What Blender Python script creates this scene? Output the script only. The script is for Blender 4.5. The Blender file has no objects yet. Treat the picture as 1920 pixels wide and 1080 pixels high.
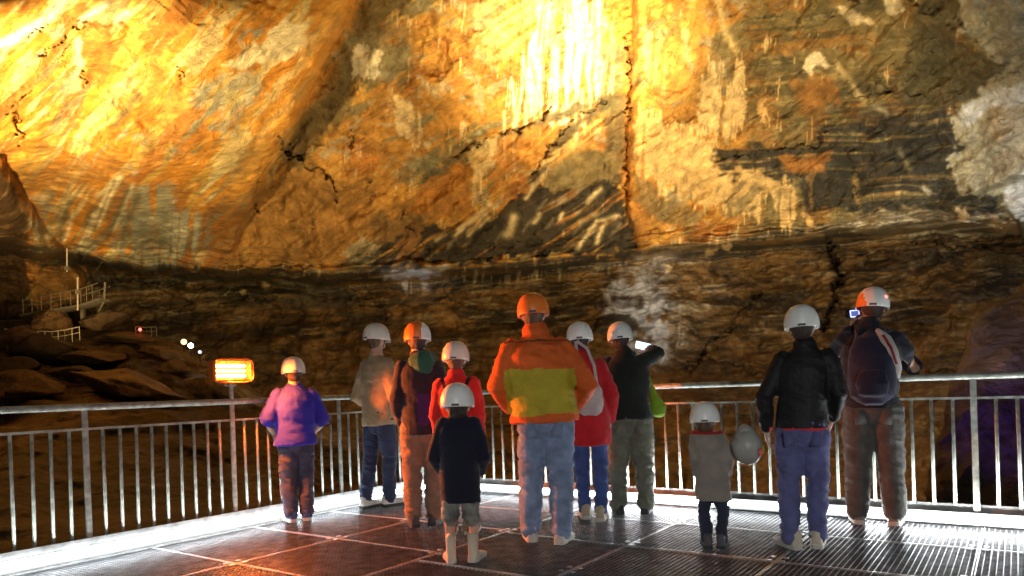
import bpy, bmesh, math, random
import numpy as np
from mathutils import Vector, Matrix

random.seed(7)
SC = bpy.context.scene
COL = SC.collection
R = math.radians

# ------------------------------------------------------------------ camera
F_PX, EYE, ROLL = 1340.0, 1.15, 0.035        # focal length in 1920-px units, eye height, roll
cam_d = bpy.data.cameras.new('camera')
cam = bpy.data.objects.new('camera', cam_d); COL.objects.link(cam)
cam.location = (0, 0, EYE)
cam.rotation_euler = (R(90), ROLL, 0)
cam_d.sensor_width = 36.0
cam_d.lens = 36.0 * F_PX / 1920.0
cam_d.shift_y = 190.0 / 1920.0
cam_d.clip_start = 0.05; cam_d.clip_end = 500
SC.camera = cam

# ------------------------------------------------------------------ world and lamps (a cave: no sky, no sun)
w = bpy.data.worlds.new('World'); SC.world = w; w.use_nodes = True
bg = w.node_tree.nodes['Background']
bg.inputs['Color'].default_value = (1.0, 0.86, 0.68, 1)
bg.inputs['Strength'].default_value = 0.012
vs = SC.view_settings
vs.view_transform = 'Standard'; vs.look = 'None'; vs.exposure = 0.0; vs.gamma = 1.0
vs.use_curve_mapping = False
SC.cycles.max_bounces = 5
SC.cycles.sample_clamp_indirect = 4.0

WARM = (1.0, 0.70, 0.32)
COOL = (0.80, 0.88, 1.0)

def unroll(px, py):
    return (px - 960 - ROLL * (py - 730), py - 730 + ROLL * (px - 960))
def at(px, py, d):
    x, y = unroll(px, py)
    return Vector((x / F_PX * d, d, EYE - y / F_PX * d))
def ground(px, py, z=0.0):
    x, y = unroll(px, py)
    d = F_PX * (EYE - z) / y
    return Vector((x / F_PX * d, d, z))

def spot(name, loc, target, watts, cone, color, blend=1.0, radius=0.3):
    l = bpy.data.lights.new(name, 'SPOT'); l.energy = watts; l.color = color
    l.spot_size = R(cone); l.spot_blend = blend; l.shadow_soft_size = radius
    o = bpy.data.objects.new(name, l); COL.objects.link(o)
    o.location = loc
    o.rotation_euler = (Vector(target) - Vector(loc)).to_track_quat('-Z', 'Y').to_euler()
    return o

# cave floodlights standing down in the chamber, aimed at the vault
spot('vault_floodlight', (7, 27, -3), at(790, 80, 48), 27000, 108, WARM, 1.0, 0.5)
spot('centre_floodlight', (5.5, 31, 4), at(1050, 20, 45), 118000, 50, (1.0, 0.73, 0.32), 1.0, 0.25)
spot('left_floodlight', (-15, 17, 3), at(90, -40, 33), 60000, 92, (1.0, 0.74, 0.34), 1.0, 0.25)
spot('right_floodlight', (9, 24, -4), at(1390, 270, 48), 60000, 66, (1.0, 0.74, 0.38), 1.0, 0.3)
spot('cool_wall_lamp', at(1945, 330, 33), at(1890, 420, 39), 3000, 130, COOL, 1.0, 0.2)
spot('cool_right_lamp', at(1700, 640, 24), at(1900, 130, 40), 4600, 70, (0.95, 0.95, 0.88), 1.0, 0.2)
spot('niche_lamp', at(1150, 735, 44), at(1225, 600, 58), 11000, 34, COOL, 1.0, 0.2)
spot('ledge_lamp', at(690, 640, 44), at(770, 520, 58), 7000, 24, COOL, 1.0, 0.2)
spot('left_lower_fill', at(720, 800, 38), at(540, 520, 55), 3800, 110, (1.0, 0.74, 0.40), 1.0, 0.4)  # unseen fill lamp added to lighten the shade under the ledge
spot('lower_wall_lamp', (16, 22, -5), at(1420, 620, 55), 13000, 80, (1.0, 0.78, 0.46), 1.0, 0.4)
spot('near_rock_lamp', at(1640, 800, 12), at(1815, 575, 17), 1500, 36, (1.0, 0.86, 0.66), 1.0, 0.1)
spot('violet_lamp', at(1860, 900, 12.5), at(1905, 690, 16.5), 800, 62, (0.24, 0.11, 1.0), 1.0, 0.1)
_l = bpy.data.lights.new('rear_fill_lamp', 'AREA'); _l.shape = 'DISK'; _l.size = 0.5; _l.energy = 330; _l.color = (.96, .98, 1.0)  # unseen fill lamp added behind the camera for backs and helmets
_o = bpy.data.objects.new('rear_fill_lamp', _l); COL.objects.link(_o); _o.location = (.5, -6.0, 1.9)
_o.rotation_euler = (Vector((.4, 6.0, 1.6)) - _o.location).to_track_quat('-Z', 'Y').to_euler()
spot('bridge_lamp', at(140, 640, 38), at(110, 530, 45), 2200, 60, (1.0, 0.62, 0.25), 1.0, 0.1)

# ------------------------------------------------------------------ numpy noise
def _h(ix, iy, iz, s):
    n = (ix.astype(np.int64) * 374761393 + iy.astype(np.int64) * 668265263 + iz.astype(np.int64) * 2147483647 + s * 974711) & 0xFFFFFFFF
    n = ((n ^ (n >> 13)) * 1274126177) & 0xFFFFFFFF
    n = ((n ^ (n >> 15)) * 2246822519) & 0xFFFFFFFF
    return ((n ^ (n >> 16)) & 0xFFFF).astype(np.float32) / 65535.0
def noise(x, y, z=None, s=0):
    x = np.asarray(x, np.float64); y = np.asarray(y, np.float64)
    fx = np.floor(x); fy = np.floor(y)
    tx = (x - fx); ty = (y - fy)
    tx = (tx * tx * (3 - 2 * tx)).astype(np.float32); ty = (ty * ty * (3 - 2 * ty)).astype(np.float32)
    if z is None:
        iz = np.zeros_like(fx)
        a = _h(fx, fy, iz, s); b = _h(fx + 1, fy, iz, s); c = _h(fx, fy + 1, iz, s); d = _h(fx + 1, fy + 1, iz, s)
        return ((a + (b - a) * tx) * (1 - ty) + (c + (d - c) * tx) * ty) * 2 - 1
    z = np.asarray(z, np.float64); fz = np.floor(z); tz = (z - fz); tz = (tz * tz * (3 - 2 * tz)).astype(np.float32)
    r = []
    for k in (0, 1):
        a = _h(fx, fy, fz + k, s); b = _h(fx + 1, fy, fz + k, s); c = _h(fx, fy + 1, fz + k, s); d = _h(fx + 1, fy + 1, fz + k, s)
        r.append((a + (b - a) * tx) * (1 - ty) + (c + (d - c) * tx) * ty)
    return (r[0] * (1 - tz) + r[1] * tz) * 2 - 1
def fbm(x, y, z=None, o=4, s=0, gain=0.5):
    t = 0; a = 1.0; n = 0; f = 1.0
    for i in range(o):
        t = t + a * noise(x * f + 17.3 * i, y * f - 9.1 * i, None if z is None else z * f + 3.7 * i, s + i)
        n += a; a *= gain; f *= 2.07
    return t / n
def sx(a, b, x):
    m, h = (a + b) / 2, (b - a) * .29
    return ss(m - h, m + h, x)
def ss(a, b, x):
    t = np.clip((x - a) / (b - a), 0, 1); return t * t * (3 - 2 * t)

# ------------------------------------------------------------------ scene helpers
def tag(o, label=None, cat=None, group=None, kind=None):
    if label: o['label'] = label
    if cat: o['category'] = cat
    if group: o['group'] = group
    if kind: o['kind'] = kind
    return o
def empty(name, loc=(0, 0, 0), rz=0, parent=None):
    o = bpy.data.objects.new(name, None); COL.objects.link(o)
    o.empty_display_size = 0.1
    o.location = loc; o.rotation_euler = (0, 0, rz)
    if parent: o.parent = parent
    return o
def link(name, me, mat=None, parent=None, smooth=False):
    o = bpy.data.objects.new(name, me); COL.objects.link(o)
    if mat is not None:
        for m in (mat if isinstance(mat, (list, tuple)) else [mat]): me.materials.append(m)
    if parent: o.parent = parent
    if smooth: me.polygons.foreach_set('use_smooth', np.ones(len(me.polygons), bool))
    return o
def from_bm(name, bm, mat=None, parent=None, smooth=False):
    bmesh.ops.recalc_face_normals(bm, faces=bm.faces[:])
    me = bpy.data.meshes.new(name); bm.to_mesh(me); bm.free()
    return link(name, me, mat, parent, smooth)
def copy_obj(o, parent=None):
    c = o.copy(); COL.objects.link(c)
    if parent: c.parent = parent
    for ch in o.children: copy_obj(ch, c)
    return c

def frame_of(d, ref):
    d = d.normalized()
    s = d.cross(ref)
    if s.length < 1e-4: s = d.cross(Vector((1, 0, 0)))
    s.normalize(); t = s.cross(d).normalized()
    return s, t
def tube(bm, pts, radii, ref=(0, 1, 0), seg=14, round_ends=True, flat_start=False):
    """closed tube through pts; radii = list of (across, along ref) pairs or floats"""
    pts = [Vector(p) for p in pts]; ref = Vector(ref)
    rad = [(r, r) if not isinstance(r, (tuple, list)) else r for r in radii]
    n = len(pts); P = []
    dirs = [(pts[min(i + 1, n - 1)] - pts[max(i - 1, 0)]) for i in range(n)]
    if round_ends and not flat_start:
        d = dirs[0].normalized(); r = min(rad[0])
        P.append((pts[0] - d * r * 0.7, dirs[0], (rad[0][0] * .55, rad[0][1] * .55)))
    for i in range(n): P.append((pts[i], dirs[i], rad[i]))
    if round_ends:
        d = dirs[-1].normalized(); r = min(rad[-1])
        P.append((pts[-1] + d * r * 0.7, dirs[-1], (rad[-1][0] * .55, rad[-1][1] * .55)))
    rings = []
    for p, d, (ra, rb) in P:
        s, t = frame_of(d, ref)
        rings.append([bm.verts.new(p + s * (ra * math.cos(2 * math.pi * k / seg)) + t * (rb * math.sin(2 * math.pi * k / seg))) for k in range(seg)])
    for a, b in zip(rings, rings[1:]):
        for k in range(seg):
            bm.faces.new((a[k], a[(k + 1) % seg], b[(k + 1) % seg], b[k]))
    bm.faces.new(rings[0][::-1]); bm.faces.new(rings[-1])
def ellipsoid(bm, c, r, seg=16, rot=None):
    m = Matrix.Translation(Vector(c)) @ (rot.to_4x4() if rot is not None else Matrix.Identity(4)) @ Matrix.Diagonal((r[0], r[1], r[2], 1))
    bmesh.ops.create_uvsphere(bm, u_segments=seg, v_segments=max(8, seg * 2 // 3), radius=1, matrix=m)
def box(bm, c, s, rot=None):
    m = Matrix.Translation(Vector(c)) @ (rot.to_4x4() if rot is not None else Matrix.Identity(4)) @ Matrix.Diagonal((s[0], s[1], s[2], 1))
    return bmesh.ops.create_cube(bm, size=1, matrix=m)
def bevel_all(bm, w, seg=2):
    bmesh.ops.bevel(bm, geom=bm.edges[:] , offset=w, segments=seg, affect='EDGES', clamp_overlap=True)

# ------------------------------------------------------------------ materials
def mat(name, color, rough=0.7, metal=0.0, var=0.12, vscale=8.0, bump=0.0, bscale=40.0, spec=0.5, emit=None, estr=0.0, sheen=0.0, stretch=(1, 1, 1)):
    m = bpy.data.materials.new(name); m.use_nodes = True
    nt = m.node_tree; b = nt.nodes['Principled BSDF']
    b.inputs['Roughness'].default_value = rough; b.inputs['Metallic'].default_value = metal
    b.inputs['Specular IOR Level'].default_value = spec
    if sheen: b.inputs['Sheen Weight'].default_value = sheen
    tc = nt.nodes.new('ShaderNodeTexCoord'); mp = nt.nodes.new('ShaderNodeMapping')
    mp.inputs['Scale'].default_value = stretch
    nt.links.new(tc.outputs['Object'], mp.inputs['Vector'])
    n = nt.nodes.new('ShaderNodeTexNoise'); n.inputs['Scale'].default_value = vscale; n.inputs['Detail'].default_value = 6
    nt.links.new(mp.outputs['Vector'], n.inputs['Vector'])
    r = nt.nodes.new('ShaderNodeValToRGB')
    r.color_ramp.elements[0].position = 0.3; r.color_ramp.elements[1].position = 0.7
    c = Vector(color[:3])
    r.color_ramp.elements[0].color = (*[max(0, v * (1 - var * 1.6)) for v in c], 1)
    r.color_ramp.elements[1].color = (*[min(1, v * (1 + var)) for v in c], 1)
    nt.links.new(n.outputs['Fac'], r.inputs['Fac']); nt.links.new(r.outputs['Color'], b.inputs['Base Color'])
    if bump:
        n2 = nt.nodes.new('ShaderNodeTexNoise'); n2.inputs['Scale'].default_value = bscale; n2.inputs['Detail'].default_value = 5
        nt.links.new(mp.outputs['Vector'], n2.inputs['Vector'])
        bp = nt.nodes.new('ShaderNodeBump'); bp.inputs['Strength'].default_value = bump; bp.inputs['Distance'].default_value = 0.02
        nt.links.new(n2.outputs['Fac'], bp.inputs['Height']); nt.links.new(bp.outputs['Normal'], b.inputs['Normal'])
    if emit:
        b.inputs['Emission Color'].default_value = (*emit, 1); b.inputs['Emission Strength'].default_value = estr
    return m

def rock_mat(name, rough=0.72, bump=0.55):
    m = bpy.data.materials.new(name); m.use_nodes = True
    nt = m.node_tree; b = nt.nodes['Principled BSDF']; L = nt.links.new
    at_ = nt.nodes.new('ShaderNodeAttribute'); at_.attribute_name = 'rock'
    tc = nt.nodes.new('ShaderNodeTexCoord')
    n = nt.nodes.new('ShaderNodeTexNoise'); n.inputs['Scale'].default_value = 1.7; n.inputs['Detail'].default_value = 9; n.inputs['Roughness'].default_value = 0.68
    L(tc.outputs['Object'], n.inputs['Vector'])
    mr = nt.nodes.new('ShaderNodeMapRange'); mr.inputs[1].default_value = 0.3; mr.inputs[2].default_value = 0.72; mr.inputs[3].default_value = 0.62; mr.inputs[4].default_value = 1.3
    L(n.outputs['Fac'], mr.inputs[0])
    mx = nt.nodes.new('ShaderNodeVectorMath'); mx.operation = 'SCALE'
    L(at_.outputs['Color'], mx.inputs[0]); L(mr.outputs[0], mx.inputs['Scale'])
    L(mx.outputs[0], b.inputs['Base Color'])
    n2 = nt.nodes.new('ShaderNodeTexNoise'); n2.inputs['Scale'].default_value = 0.9; n2.inputs['Detail'].default_value = 10; n2.inputs['Roughness'].default_value = 0.66; n2.inputs['Distortion'].default_value = 0.6
    L(tc.outputs['Object'], n2.inputs['Vector'])
    bp = nt.nodes.new('ShaderNodeBump'); bp.inputs['Strength'].default_value = bump; bp.inputs['Distance'].default_value = 0.9
    L(n2.outputs['Fac'], bp.inputs['Height']); L(bp.outputs['Normal'], b.inputs['Normal'])
    b.inputs['Roughness'].default_value = rough; b.inputs['Specular IOR Level'].default_value = 0.35
    return m
M_ROCK = rock_mat('cave_rock', .7, .62)
M_SLOPE = rock_mat('slope_rock', 0.6, 0.8)

def grid_mesh(name, X, Y, Z, col, m, kind='structure', flip=False):
    ny, nx = X.shape
    me = bpy.data.meshes.new(name)
    co = np.stack([X, Y, Z], -1).reshape(-1, 3).astype(np.float32)
    me.vertices.add(nx * ny); me.vertices.foreach_set('co', co.ravel())
    i = np.arange(nx * ny).reshape(ny, nx)
    q = np.stack([i[1:, :-1], i[1:, 1:], i[:-1, 1:], i[:-1, :-1]], -1).reshape(-1, 4)
    nf = len(q)
    me.loops.add(nf * 4); me.loops.foreach_set('vertex_index', q.ravel().astype(np.int32))
    me.polygons.add(nf); me.polygons.foreach_set('loop_start', (np.arange(nf) * 4).astype(np.int32))
    me.polygons.foreach_set('use_smooth', np.ones(nf, bool))
    me.update(calc_edges=True)
    a = me.attributes.new('rock', 'FLOAT_COLOR', 'POINT')
    c4 = np.ones((nx * ny, 4), np.float32); c4[:, :3] = col.reshape(-1, 3)
    a.data.foreach_set('color', c4.ravel())
    me.materials.append(m)
    o = bpy.data.objects.new(name, me); COL.objects.link(o)
    if kind: o['kind'] = kind
    return o

# ------------------------------------------------------------------ the cave wall
def polysd(U, V, pts):
    """signed distance to polygon, positive inside"""
    pts = np.array(pts, float); d2 = np.full(U.shape, 1e18); ins = np.zeros(U.shape, bool)
    n = len(pts)
    for i in range(n):
        a = pts[i]; b = pts[(i + 1) % n]
        e = b - a; wx = U - a[0]; wy = V - a[1]
        t = np.clip((wx * e[0] + wy * e[1]) / (e @ e), 0, 1)
        d2 = np.minimum(d2, (wx - t * e[0]) ** 2 + (wy - t * e[1]) ** 2)
        c = ((a[1] > V) != (b[1] > V))
        if abs(e[1]) > 1e-9:
            xi = a[0] + (V - a[1]) * e[0] / e[1]
            ins ^= c & (U < xi)
    return np.where(ins, 1, -1) * np.sqrt(d2)
def polyline_d(U, V, pts):
    d2 = np.full(U.shape, 1e18); pts = np.array(pts, float)
    for a, b in zip(pts, pts[1:]):
        e = b - a; wx = U - a[0]; wy = V - a[1]
        t = np.clip((wx * e[0] + wy * e[1]) / (e @ e), 0, 1)
        d2 = np.minimum(d2, (wx - t * e[0]) ** 2 + (wy - t * e[1]) ** 2)
    return np.sqrt(d2)

LEDGE_X = [-400, 0, 130, 200, 420, 560, 700, 800, 960, 1200, 1400, 1560, 1700, 1880, 2300]
LEDGE_Y = [440, 455, 472, 490, 502, 508, 512, 506, 492, 465, 447, 428, 420, 425, 430]
EDGE_Y = [-400, -20, 30, 95, 190, 250, 300, 350, 400, 450, 520]
EDGE_X = [800, 678, 655, 622, 582, 548, 522, 490, 470, 455, 430]
CRACKS = [  # (polyline, half width px, depth m)
    ([(522, 262), (540, 285), (575, 315), (605, 322), (622, 350), (632, 378)], 3.2, 1.0),
    ([(540, 268), (532, 290), (545, 300)], 2.2, 0.8),
    ([(494, 335), (480, 350), (476, 385), (488, 400)], 2.5, 0.8),
    ([(575, 380), (592, 400), (588, 420)], 1.6, 0.5),
    ([(690, 330), (692, 385)], 1.8, 0.5), ([(660, 240), (663, 290)], 1.5, 0.5),
    ([(755, 395), (758, 425), (772, 432)], 2.2, 0.6),
    ([(1555, 440), (1562, 480), (1572, 520), (1568, 560), (1556, 585), (1545, 615)], 7.0, 2.4),
    ([(1540, 478), (1530, 510)], 1.6, 0.6),
    ([(1176, 60), (1182, 130), (1176, 220), (1172, 320), (1178, 380)], 2.6, 0.8),
    ([(1040, 200), (985, 235), (930, 252), (880, 280), (830, 305)], 3.0, 0.7),
    ([(1138, 196), (1100, 210), (1060, 240), (1030, 275), (1000, 330)], 3.0, 0.7),
    ([(900, 485), (980, 478), (1040, 474), (1180, 478)], 1.6, 0.5),
    ([(930, 462), (1060, 455), (1110, 452)], 1.2, 0.3),
    ([(15, 215), (42, 180), (60, 168)], 1.6, 0.5), ([(33, 215), (38, 270)], 3.0, 0.8),
    ([(55, 72), (75, 55), (90, 46)], 1.8, 0.5), ([(75, 105), (105, 82), (120, 68)], 2.0, 0.6), ([(118, 110), (124, 85)], 1.8, 0.5),
    ([(140, 55), (150, 48), (160, 42)], 1.8, 0.5), ([(158, 140), (156, 170)], 1.4, 0.5), ([(338, 150), (342, 122)], 1.4, 0.5),
    ([(420, 497), (500, 505), (560, 500), (620, 492)], 2.0, 0.7),
    ([(470, 515), (540, 512), (565, 520)], 1.8, 0.6), ([(420, 550), (500, 562), (530, 600)], 2.2, 0.8),
    ([(130, 485), (240, 505), (330, 512), (420, 520)], 2.4, 0.9), ([(210, 515), (300, 530), (380, 545)], 2.0, 0.8),
    ([(250, 565), (320, 580), (380, 575)], 1.6, 0.6),
    ([(1350, 300), (1420, 285), (1530, 268), (1552, 240)], 2.2, 0.5),
    ([(1600, 330), (1610, 360), (1608, 385)], 2.0, 0.4),
    ([(1290, 700), (1340, 640), (1390, 590), (1420, 540)], 4.0, 0.8),
    ([(1310, 670), (1370, 690), (1420, 695)], 3.5, 0.7), ([(1290, 620), (1330, 640), (1360, 630)], 3.5, 0.8),
    ([(670, 525), (710, 570), (730, 600)], 2.2, 0.7), ([(640, 520), (660, 560), (690, 600)], 1.8, 0.6),
    ([(1700, 445), (1790, 460), (1900, 440)], 2.4, 0.8), ([(1600, 470), (1720, 482), (1800, 476)], 1.6, 0.5),
    ([(1330, 505), (1390, 512), (1450, 500)], 1.8, 0.5), ([(1560, 180), (1640, 172), (1740, 178)], 1.4, 0.3),
]

def build_cave_wall():
    nx, ny = 1100, 690
    px = np.linspace(-330, 2250, nx); py = np.linspace(-330, 1090, ny)
    U, V = np.meshgrid(px, py)
    wu = fbm(U / 90, V / 90, o=4, s=11); wv = fbm(U / 90, V / 90, o=4, s=29)
    hi = fbm(U / 14, V / 14, o=3, s=41)
    yl = np.interp(U, LEDGE_X, LEDGE_Y) + 9 * fbm(U / 70, U * 0, o=3, s=5) + 13 * fbm(U / 230, U * 0, o=2, s=6)
    tb = V - yl; above = np.clip(-tb, 0, None)
    mid0 = fbm(U / 60, V / 60, o=3, s=15)
    D = 55 - 0.020 * above - 0.00002 * above ** 2
    D += 10.0 * ss(-3, 24, tb + 7 * wv) - 3.0 * ss(60, 170, tb + 30 * mid0) - 15 * ss(150, 520, tb)
    D -= 13 * ss(1380, 2050, U) + 6 * ss(450, -200, U)
    ex = np.interp(V, EDGE_Y, EDGE_X) + 12 * wu + 2.5 * hi
    dl = ex - U
    s = 11.5 * ss(520, 250, V)
    D -= s * (1 - np.exp(-np.clip(dl, 0, None) / 7)) + np.clip(dl, 0, 700) * 0.007 + 2.2 * np.sin(np.clip(dl, 0, 420) / 420 * math.pi) * ss(560, 300, V) + np.clip(dl, 0, 700) * 0.004 * ss(560, 300, V)
    cx = np.interp(V, [-330, 60, 200, 400, 460, 520], [1195, 1185, 1178, 1172, 1190, 1215]) + 5 * wu
    dr = U - cx
    D -= np.where(dr > 0, 2.6 * np.exp(-np.clip(dr, 0, None) / 170) * (1 - np.exp(-np.clip(dr, 0, None) / 7)), 0) * ss(510, 440, V)
    # buttress on the left
    bt = polysd(U + 14 * wu, V + 14 * wv, [(-400, 270), (10, 300), (50, 355), (85, 420), (125, 465), (165, 515), (172, 575), (60, 610), (-400, 640)])
    D -= 6 * (1 - np.exp(-np.clip(bt, 0, None) / 25))
    # dark bulging block above the tourists' niche
    bk = polysd(U + 10 * wu, V + 10 * wv, [(1120, 600), (1150, 585), (1185, 595), (1190, 625), (1150, 640), (1110, 625)])
    D -= 1.6 * (1 - np.exp(-np.clip(bk, 0, None) / 8))
    xr, yr = unroll(U, V)
    X = xr / F_PX * D; Z = EYE - yr / F_PX * D
    # relief
    left = ss(-20, 40, dl) * ss(560, 480, V); low = ss(0, 40, tb)
    n1 = fbm(X / 9, D / 9, Z / 9, o=4, s=3)
    ang = np.where(left > .5, 52, 30) * math.pi / 180
    a1 = X * np.cos(ang) + Z * np.sin(ang); c1 = -X * np.sin(ang) + Z * np.cos(ang)
    st = fbm(a1 / 9, c1 / 1.5, D / 8, o=4, s=71)
    vert = fbm(X / 0.9, Z / 9, o=3, s=91)
    fine = fbm(X / 1.3, D / 1.3, Z / 1.3, o=4, s=55, gain=0.6)
    blocky = 1 - np.abs(fbm(X / 3.6 + wu, D / 4, Z / 2.3, o=4, s=77))
    jit = fbm(U / 6, V / 6, o=2, s=43); hi2 = fbm(U / 15, V / 15, o=3, s=47); jit2 = fbm(U / 22, V / 22, o=2, s=49)
    disp = 1.3 * n1 + (1 - low) * (0.62 * (1 - 2 * np.abs(st)) + 0.30 * vert) + (0.5 - .22 * left) * fine
    tc = c1 + 1.4 * n1 + .5 * st; ph = (tc / 2.6) % 1.0
    terr = (ss(.30, .52, ph) - ph) * 2.6
    disp += (1 - low) * (1 - .88 * left) * terr * (.22 + .5 * wu)
    bl2 = 1 - np.abs(fbm(X / 5.5 + .6 * wu, D / 5, Z / 4.0 + .6 * wv, o=5, s=79))
    disp += (1 - low) * (1 - .5 * left) * 1.1 * (bl2 - .75)
    tz = Z + .12 * X + 1.3 * wv; pz = (tz / 2.1) % 1.0
    disp += low * (ss(.2, .5, pz) - pz) * 2.1 * (.4 + .4 * wu)
    disp += low * (1.3 * (blocky - .7) * 1.6 + 0.2 * (1 - 2 * np.abs(st)))
    strat = fbm(U / 210 + 3 * wu * .2, (tb + 10 * wu) / 9, o=3, s=13)
    disp += 1.5 * strat * np.exp(-((tb - 8) / 40) ** 2)
    for pl, hw, dep in CRACKS:
        bx0 = min(p[0] for p in pl) - 30; bx1 = max(p[0] for p in pl) + 30
        by0 = min(p[1] for p in pl) - 30; by1 = max(p[1] for p in pl) + 30
        m = (U > bx0) & (U < bx1) & (V > by0) & (V < by1)
        d = polyline_d(U[m] + 13 * hi[m] + 5 * jit[m], V[m] + 13 * hi2[m] + 12 * wv[m], pl)
        disp[m] -= dep * np.exp(-(d / (hw * (.75 + .5 * wu[m]))) ** 2) * ss(-.55, .1, jit2[m] + .25)
    D2 = D - disp
    X = xr / F_PX * D2; Z = EYE - yr / F_PX * D2

    # ---------------- mineral colours of the rock, plus some painted light and shade
    C = np.zeros(U.shape + (3,), np.float32)
    def put(c, m):
        m = np.clip(m, 0, 1)[..., None].astype(np.float32)
        C[...] = C * (1 - m) + np.array(c, np.float32) * m
    def streak(deg, la, lc, sd, o=3):
        a = deg * math.pi / 180
        q = U * math.cos(a) - V * math.sin(a); r = U * math.sin(a) + V * math.cos(a)
        return fbm(q / la + wu * .4, r / lc + wv * 1.2, o=o, s=sd)
    s50a = streak(52, 150, 16, 201); s50b = streak(47, 90, 9, 211); s50c = streak(55, 200, 34, 221)
    s90a = streak(88, 120, 8, 231); s90b = streak(86, 60, 5, 241); s30a = streak(28, 170, 15, 251); s30b = streak(34, 110, 8, 261)
    s5a = streak(3, 150, 8, 271); s5b = streak(6, 90, 5, 281)
    big = fbm(U / 170, V / 130, o=4, s=301); mid = fbm(U / 48, V / 40, o=4, s=311); sm = fbm(U / 16, V / 13, o=3, s=321)
    ORANGE = (.60, .25, .028); OCHRE = (.60, .36, .075); RUST = (.40, .15, .025); CREAM = (.72, .60, .34); PALE = (.78, .70, .48)
    OLIVE = (.225, .205, .105); GREY = (.37, .36, .25); BROWN = (.23, .125, .035); BLACK = (.034, .034, .027); UMBER = (.11, .065, .022)
    # centre vault
    C[...] = (.47, .24, .05)
    put(OLIVE, .85 * sx(-.05, .28, big * .6 + s30a * .5 + .25 * mid - .02))
    put(OCHRE, .8 * sx(.10, .38, s30b * .7 + mid * .5))
    put(RUST, .8 * sx(.05, .34, mid * .7 - big * .5 + .2 * s90a))
    put(GREY, .55 * sx(.18, .42, sm * .5 + fbm(U / 70, V / 55, o=3, s=331) * .7))
    put(CREAM, .5 * sx(.28, .5, s90b * .6 + mid * .5))
    # left vault mass
    lm = sx(-3, 5, dl + 3 * sm)
    base = lm
    put(ORANGE, base)
    put(OCHRE, base * sx(-.12, .22, s50a * .8 + .3 * big) * .9)
    put(RUST, base * .8 * sx(.06, .3, -s50c * .8 + .35 * mid - .1 * big))
    put((.66, .47, .17), base * .6 * sx(.2, .42, s50b * .75 + .35 * s50c + .1 * (300 - V) / 300))
    put(GREY, base * .8 * sx(.16, .4, fbm(U / 80, V / 60, o=4, s=341) * .8 + s50a * .35 - .08 + .1 * sx(150, 420, V)))
    put(OLIVE, base * .75 * sx(.2, .42, s50b * .6 + fbm(U / 120, V / 90, o=3, s=351) * .6 + .16 * sx(200, 480, V)))
    put((.70, .56, .26), base * .7 * sx(.25, .42, s50c * .8 + .35 * s50b + .22 * sx(200, -50, V) * sx(420, 100, U)))
    # olive right part
    rt = sx(1330, 1470, U + 60 * mid + 50 * big) * (1 - sx(-8, 16, tb))
    put((.20, .155, .06), rt * .95)
    put((.30, .15, .035), rt * .7 * sx(0, .3, mid * .7 + big * .4))
    put((.10, .085, .04), rt * .8 * sx(0.0, .3, s5a * .5 + fbm(U / 60, V / 45, o=4, s=361) * .7))
    put((.30, .25, .11), rt * .6 * sx(.15, .4, s5b * .7 + sm * .4))
    # lower wall
    lw = sx(-4, 14, tb)
    put((.21, .118, .036), lw)
    put((.115, .07, .026), lw * .85 * sx(-.05, .3, mid * .6 + big * .6))
    put((.30, .155, .04), lw * .6 * sx(.08, .38, fbm(U / 40, V / 60, o=4, s=371)))
    put((.33, .25, .13), lw * .55 * sx(.22, .45, sm * .6 + s5a * .6))
    put((.13, .078, .028), lw * .55 * sx(640, 420, U))
    put((.16, .10, .05), lw * .5 * sx(560, 760, V))
    put((.055, .045, .03), lw * .8 * sx(.02, .26, s5a * .6 + fbm(U / 75, V / 40, o=4, s=381) * .8) * sx(780, 560, V))
    put((.40, .30, .15), lw * .6 * sx(.2, .36, s5b * .6 + fbm(U / 50, V / 30, o=4, s=391) * .6) * sx(720, 560, V))
    put((.34, .31, .25), lw * .6 * sx(90, 0, np.abs(U - 1215)) * sx(.0, .3, sm + .3) * sx(720, 640, V))  # cool lamplight on this stretch painted in as paler grey
    # strata band under the ledge
    band = np.exp(-((tb - 14) / 24) ** 2)
    put((.06, .05, .032), band * sx(-.12, .16, s5a))
    put((.045, .04, .03), .85 * np.exp(-((tb - 2) / 7) ** 2) * sx(-.3, .1, mid + .3))
    put((.42, .36, .24), band * .75 * sx(.2, .42, s5b * .7 + .3 * s90b) * sx(300, 640, U))
    put((.10, .085, .045), .9 * np.exp(-((tb - 26) / 34) ** 2) * sx(760, 500, U) * sx(-.15, .25, s5a + .3 * mid))

    # thin dark partings and crisp calcite runs
    put((.10, .075, .035), .55 * (1 - lw) * (1 - lm) * ss(.93, .985, 1 - np.abs(s30a)) * ss(-.2, .2, mid))
    put((.22, .10, .025), .55 * lm * ss(.94, .99, 1 - np.abs(s50c)) * ss(-.1, .25, mid))
    put((.035, .028, .018), .7 * lw * ss(.93, .985, 1 - np.abs(s5a)) * ss(-.2, .2, mid))
    put((.68, .50, .22), .75 * (1 - lw) * (1 - lm) * ss(.36, .44, s90b * .62 + mid * .42))
    put((.72, .56, .24), .7 * lm * ss(.40, .47, s50b * .7 + s50a * .35 + .1 * mid))
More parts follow.
